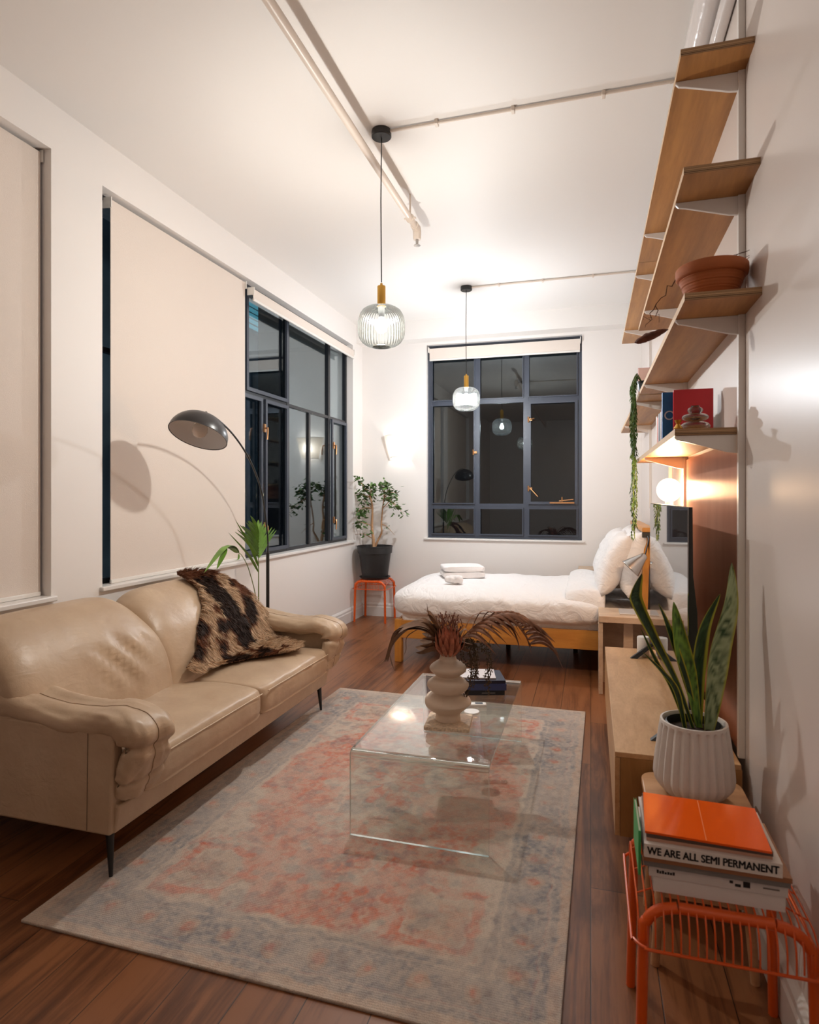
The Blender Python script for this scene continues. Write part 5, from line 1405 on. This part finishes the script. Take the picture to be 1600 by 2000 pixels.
# sheepskin over the far back cushion and seat
prof = [(-2.42, .9026), (-2.375, .92), (-2.30, .90), (-2.235, .85), (-2.150, .74), (-2.085, .61), (-2.045, .50), (-2.0, .455), (-1.93, .448), (-1.8, .45), (-1.6, .445), (-1.56, .42)]
S = [0]
for a, b in zip(prof, prof[1:]): S.append(S[-1] + math.hypot(a[0] - b[0], a[1] - b[1]))
def onp(s_):
    s_ = max(0, min(S[-1] - 1e-6, s_))
    for i in range(len(S) - 1):
        if s_ <= S[i + 1]:
            f = (s_ - S[i]) / (S[i + 1] - S[i]); a, b = prof[i], prof[i + 1]
            x = a[0] + (b[0] - a[0]) * f; z_ = a[1] + (b[1] - a[1]) * f; d = Vector((b[0] - a[0], 0, b[1] - a[1])).normalized(); return Vector((x, 0, z_)), Vector((-d.z, 0, d.x))
poly = [(3.19, .21), (3.175, .13), (3.20, .05), (3.27, .01), (3.38, .03), (3.50, .12), (3.64, .26), (3.72, .42), (3.74, .56), (3.72, .66), (3.66, .80), (3.58, .93), (3.49, .95), (3.41, .92), (3.23, .78), (3.0, .67), (2.83, .655), (2.80, .62), (2.93, .54), (3.01, .42), (3.13, .32), (3.17, .23)]
def inside(y, s_):
    c_ = False; j = len(poly) - 1
    for i in range(len(poly)):
        (yi, si), (yj, sj) = poly[i], poly[j]
        if (si > s_) != (sj > s_) and y < (yj - yi) * (s_ - si) / (sj - si) + yi: c_ = not c_
        j = i
    return c_
def back_drop(y, s_):   # follow the rounding of the cushion's far end
    t_ = max(0, (y - 3.3) / .48)
    return -.11 * t_ ** 3 * max(0, 1 - s_ / .55)
sk = thing('sheepskin', 'brown and cream sheepskin draped over the far end of the sofa', 'throw', (-2.1, 3.3, .45))
hide = MB(); Ng = 90; Mg = 90; ids = {}
for i in range(Ng + 1):
    for j in range(Mg + 1):
        y = 2.76 + 1.02 * i / Ng; s_ = 1.0 * j / Mg
        if inside(y, s_):
            p, nn = onp(s_); p = p + nn * .012 + Vector((0, y, back_drop(y, s_))); ids[(i, j)] = len(hide.v); hide.v.append(tuple(p))
for (i, j) in ids:
    if (i + 1, j) in ids and (i, j + 1) in ids and (i + 1, j + 1) in ids: hide.f.append((ids[i, j], ids[i + 1, j], ids[i + 1, j + 1], ids[i, j + 1])); hide.mi.append(0)
ho = build('hide', hide, plain('hide_leather', C(120, 84, 60), .8), sk, solid=.006)
fur = MB(); cols = []
rd = random.Random(77)
DK, MID, CR = C(50, 28, 17), C(118, 68, 38), C(214, 184, 152)
cnt = 0
while cnt < 36000:
    y = rd.uniform(2.78, 3.76); s_ = rd.uniform(.02, .97)
    if not inside(y, s_): continue
    cnt += 1
    p, nn = onp(s_); p = p + nn * .013 + Vector((0, y, back_drop(y, s_)))
    # patches
    q = Vector((y * 5.2, s_ * 5.2, 1.7)); f = NZ(q) + .45 * NZ(q * 2.3) + .15 * NZ(q * 6)
    if s_ < .13 or (y > 3.52 and s_ < .30): c0 = MID
    elif abs((y - 3.33) - .25 * (s_ - .35)) < .075 + .02 * NZ(q) and s_ < .62: c0 = DK
    elif f > -.02: c0 = CR
    elif f > -.15: c0 = MID
    else: c0 = DK
    br_ = rd.uniform(.75, 1.2); c0 = tuple(min(1, k_ * br_) for k_ in c0[:3])
    tng = onp(min(S[-1] - .01, s_ + .02))[0] - onp(s_)[0]; tng = tng.normalized()
    cl_ = NZ(Vector((y * 22, s_ * 22, 5))); cl2 = NZ(Vector((y * 22, s_ * 22, 9)))
    d = (nn * .75 + tng * (.65 + .9 * cl_) + Vector((0, 1, 0)) * (1.1 * cl2 + rd.uniform(-.35, .35))).normalized()
    L = rd.uniform(.028, .052)
    sd = d.cross(Vector((rd.uniform(-1, 1), rd.uniform(-1, 1), rd.uniform(-1, 1)))).normalized() * .0016
    b = len(fur.v)
    m1 = p + d * L * .55; tip = p + d * L + tng * L * .25 - Vector((0, 0, L * .15))
    for v_ in (p + sd, p - sd, m1 + sd * .8, m1 - sd * .8, tip): fur.v.append(tuple(v_))
    fur.f += [(b, b + 1, b + 3, b + 2), (b + 2, b + 3, b + 4)]; fur.mi += [0, 0]
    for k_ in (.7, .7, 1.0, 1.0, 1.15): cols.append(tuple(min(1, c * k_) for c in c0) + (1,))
def build_fast(name, mb, mat, parent, cols):
    me = bpy.data.meshes.new(name); off = Vector(parent['_wo'])
    me.from_pydata([(p[0] - off.x, p[1] - off.y, p[2] - off.z) for p in mb.v], [], mb.f); me.materials.append(mat)
    ca = me.color_attributes.new('Col', 'FLOAT_COLOR', 'POINT'); ca.data.foreach_set('color', np.asarray(cols, dtype=np.float32).ravel())
    o = bpy.data.objects.new(name, me); sc.collection.objects.link(o); o.parent = parent; return o
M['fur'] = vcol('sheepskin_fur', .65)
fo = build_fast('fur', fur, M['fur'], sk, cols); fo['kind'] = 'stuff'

# ================================================================== PALM behind the sofa
pb = (-2.30, 3.99, 0)
o = thing('potted_palm', 'young green palm rising from behind the far end of the sofa', 'plant', pb)
build('pot', MB().lathe([(.001, 0), (.10, 0), (.13, .24), (.135, .245), (.135, .26), (.125, .26), (.12, .22), (.001, .22)], pb, 32, cap0=False, cap1=False), M['pot_white'], o)
build('soil', MB().lathe([(.12, .235), (.001, .24)], pb, 24, cap0=False, cap1=False), M['soil'], o)
st = MB()
st.tube(catmull([(-2.29, 3.99, .23), (-2.28, 3.985, .6), (-2.28, 3.985, .97)], 6), [.006 - .003 * i / 12 for i in range(13)], 8)
st.tube(catmull([(-2.30, 3.985, .23), (-2.285, 3.97, .62), (-2.26, 3.83, .88), (-2.25, 3.72, 1.0), (-2.237, 3.645, 1.03)], 6), [.004 - .002 * i / 24 for i in range(25)], 8)
build('stem', st, plain('palm_stem', C(112, 124, 66), .5), o)
pl = MB()
def pblade(a, b, c_, wd): blade(pl, [Vector(a), Vector(b), Vector(c_)], wd, side=(.9, .3, .1), cup=.12, seg=7)
base_ = Vector((-2.28, 3.985, .96))
rd = random.Random(3)
for i in range(9):     # left hand leaflets (towards -y), rising
    f = i / 8; s0 = base_ + Vector((0, 0, .01 + .16 * f))
    tipy = 3.62 + .18 * f + rd.uniform(-.02, .02); tipz = 1.17 + .09 * f + rd.uniform(-.015, .015)
    e_ = Vector((-2.24 + .0 * f, tipy, tipz)); pblade(s0, s0.lerp(e_, .5) + Vector((0, 0, .02)), e_, .026)
for i in range(8):     # right hand leaflets
    f = i / 7; s0 = base_ + Vector((0, 0, .0 + .17 * f)); e_ = Vector((-2.36, 4.40 - .26 * f + rd.uniform(-.02, .02), 1.14 + .09 * f)); e_.y = min(e_.y, 4.42)
    pblade(s0, s0.lerp(e_, .5) + Vector((0, 0, .012)), e_, .024)
pblade((-2.28, 3.985, .86), (-2.25, 3.80, 1.0), (-2.23, 3.52, 1.17), .02); pblade((-2.28, 3.985, .90), (-2.25, 3.83, 1.05), (-2.23, 3.6, 1.25), .02)
Q = Vector((-2.237, 3.645, 1.028))
pblade(Q, (-2.21, 3.46, 1.085), (-2.17, 3.17, .955), .055); pblade((-2.213, 3.47, 1.07), (-2.20, 3.40, 1.02), (-2.20, 3.345, .955), .035)
pblade(Q, (-2.22, 3.55, 1.065), (-2.213, 3.46, 1.07), .03); pblade((-2.24, 3.66, 1.02), (-2.22, 3.62, .99), (-2.22, 3.56, .985), .012)
build('fronds', pl, plain('palm_leaf', C(104, 146, 52), .4, var=.25, vscale=14), o, angle=180)
for o_ in list(sc.objects):
    if '_wo' in o_.keys(): del o_['_wo']
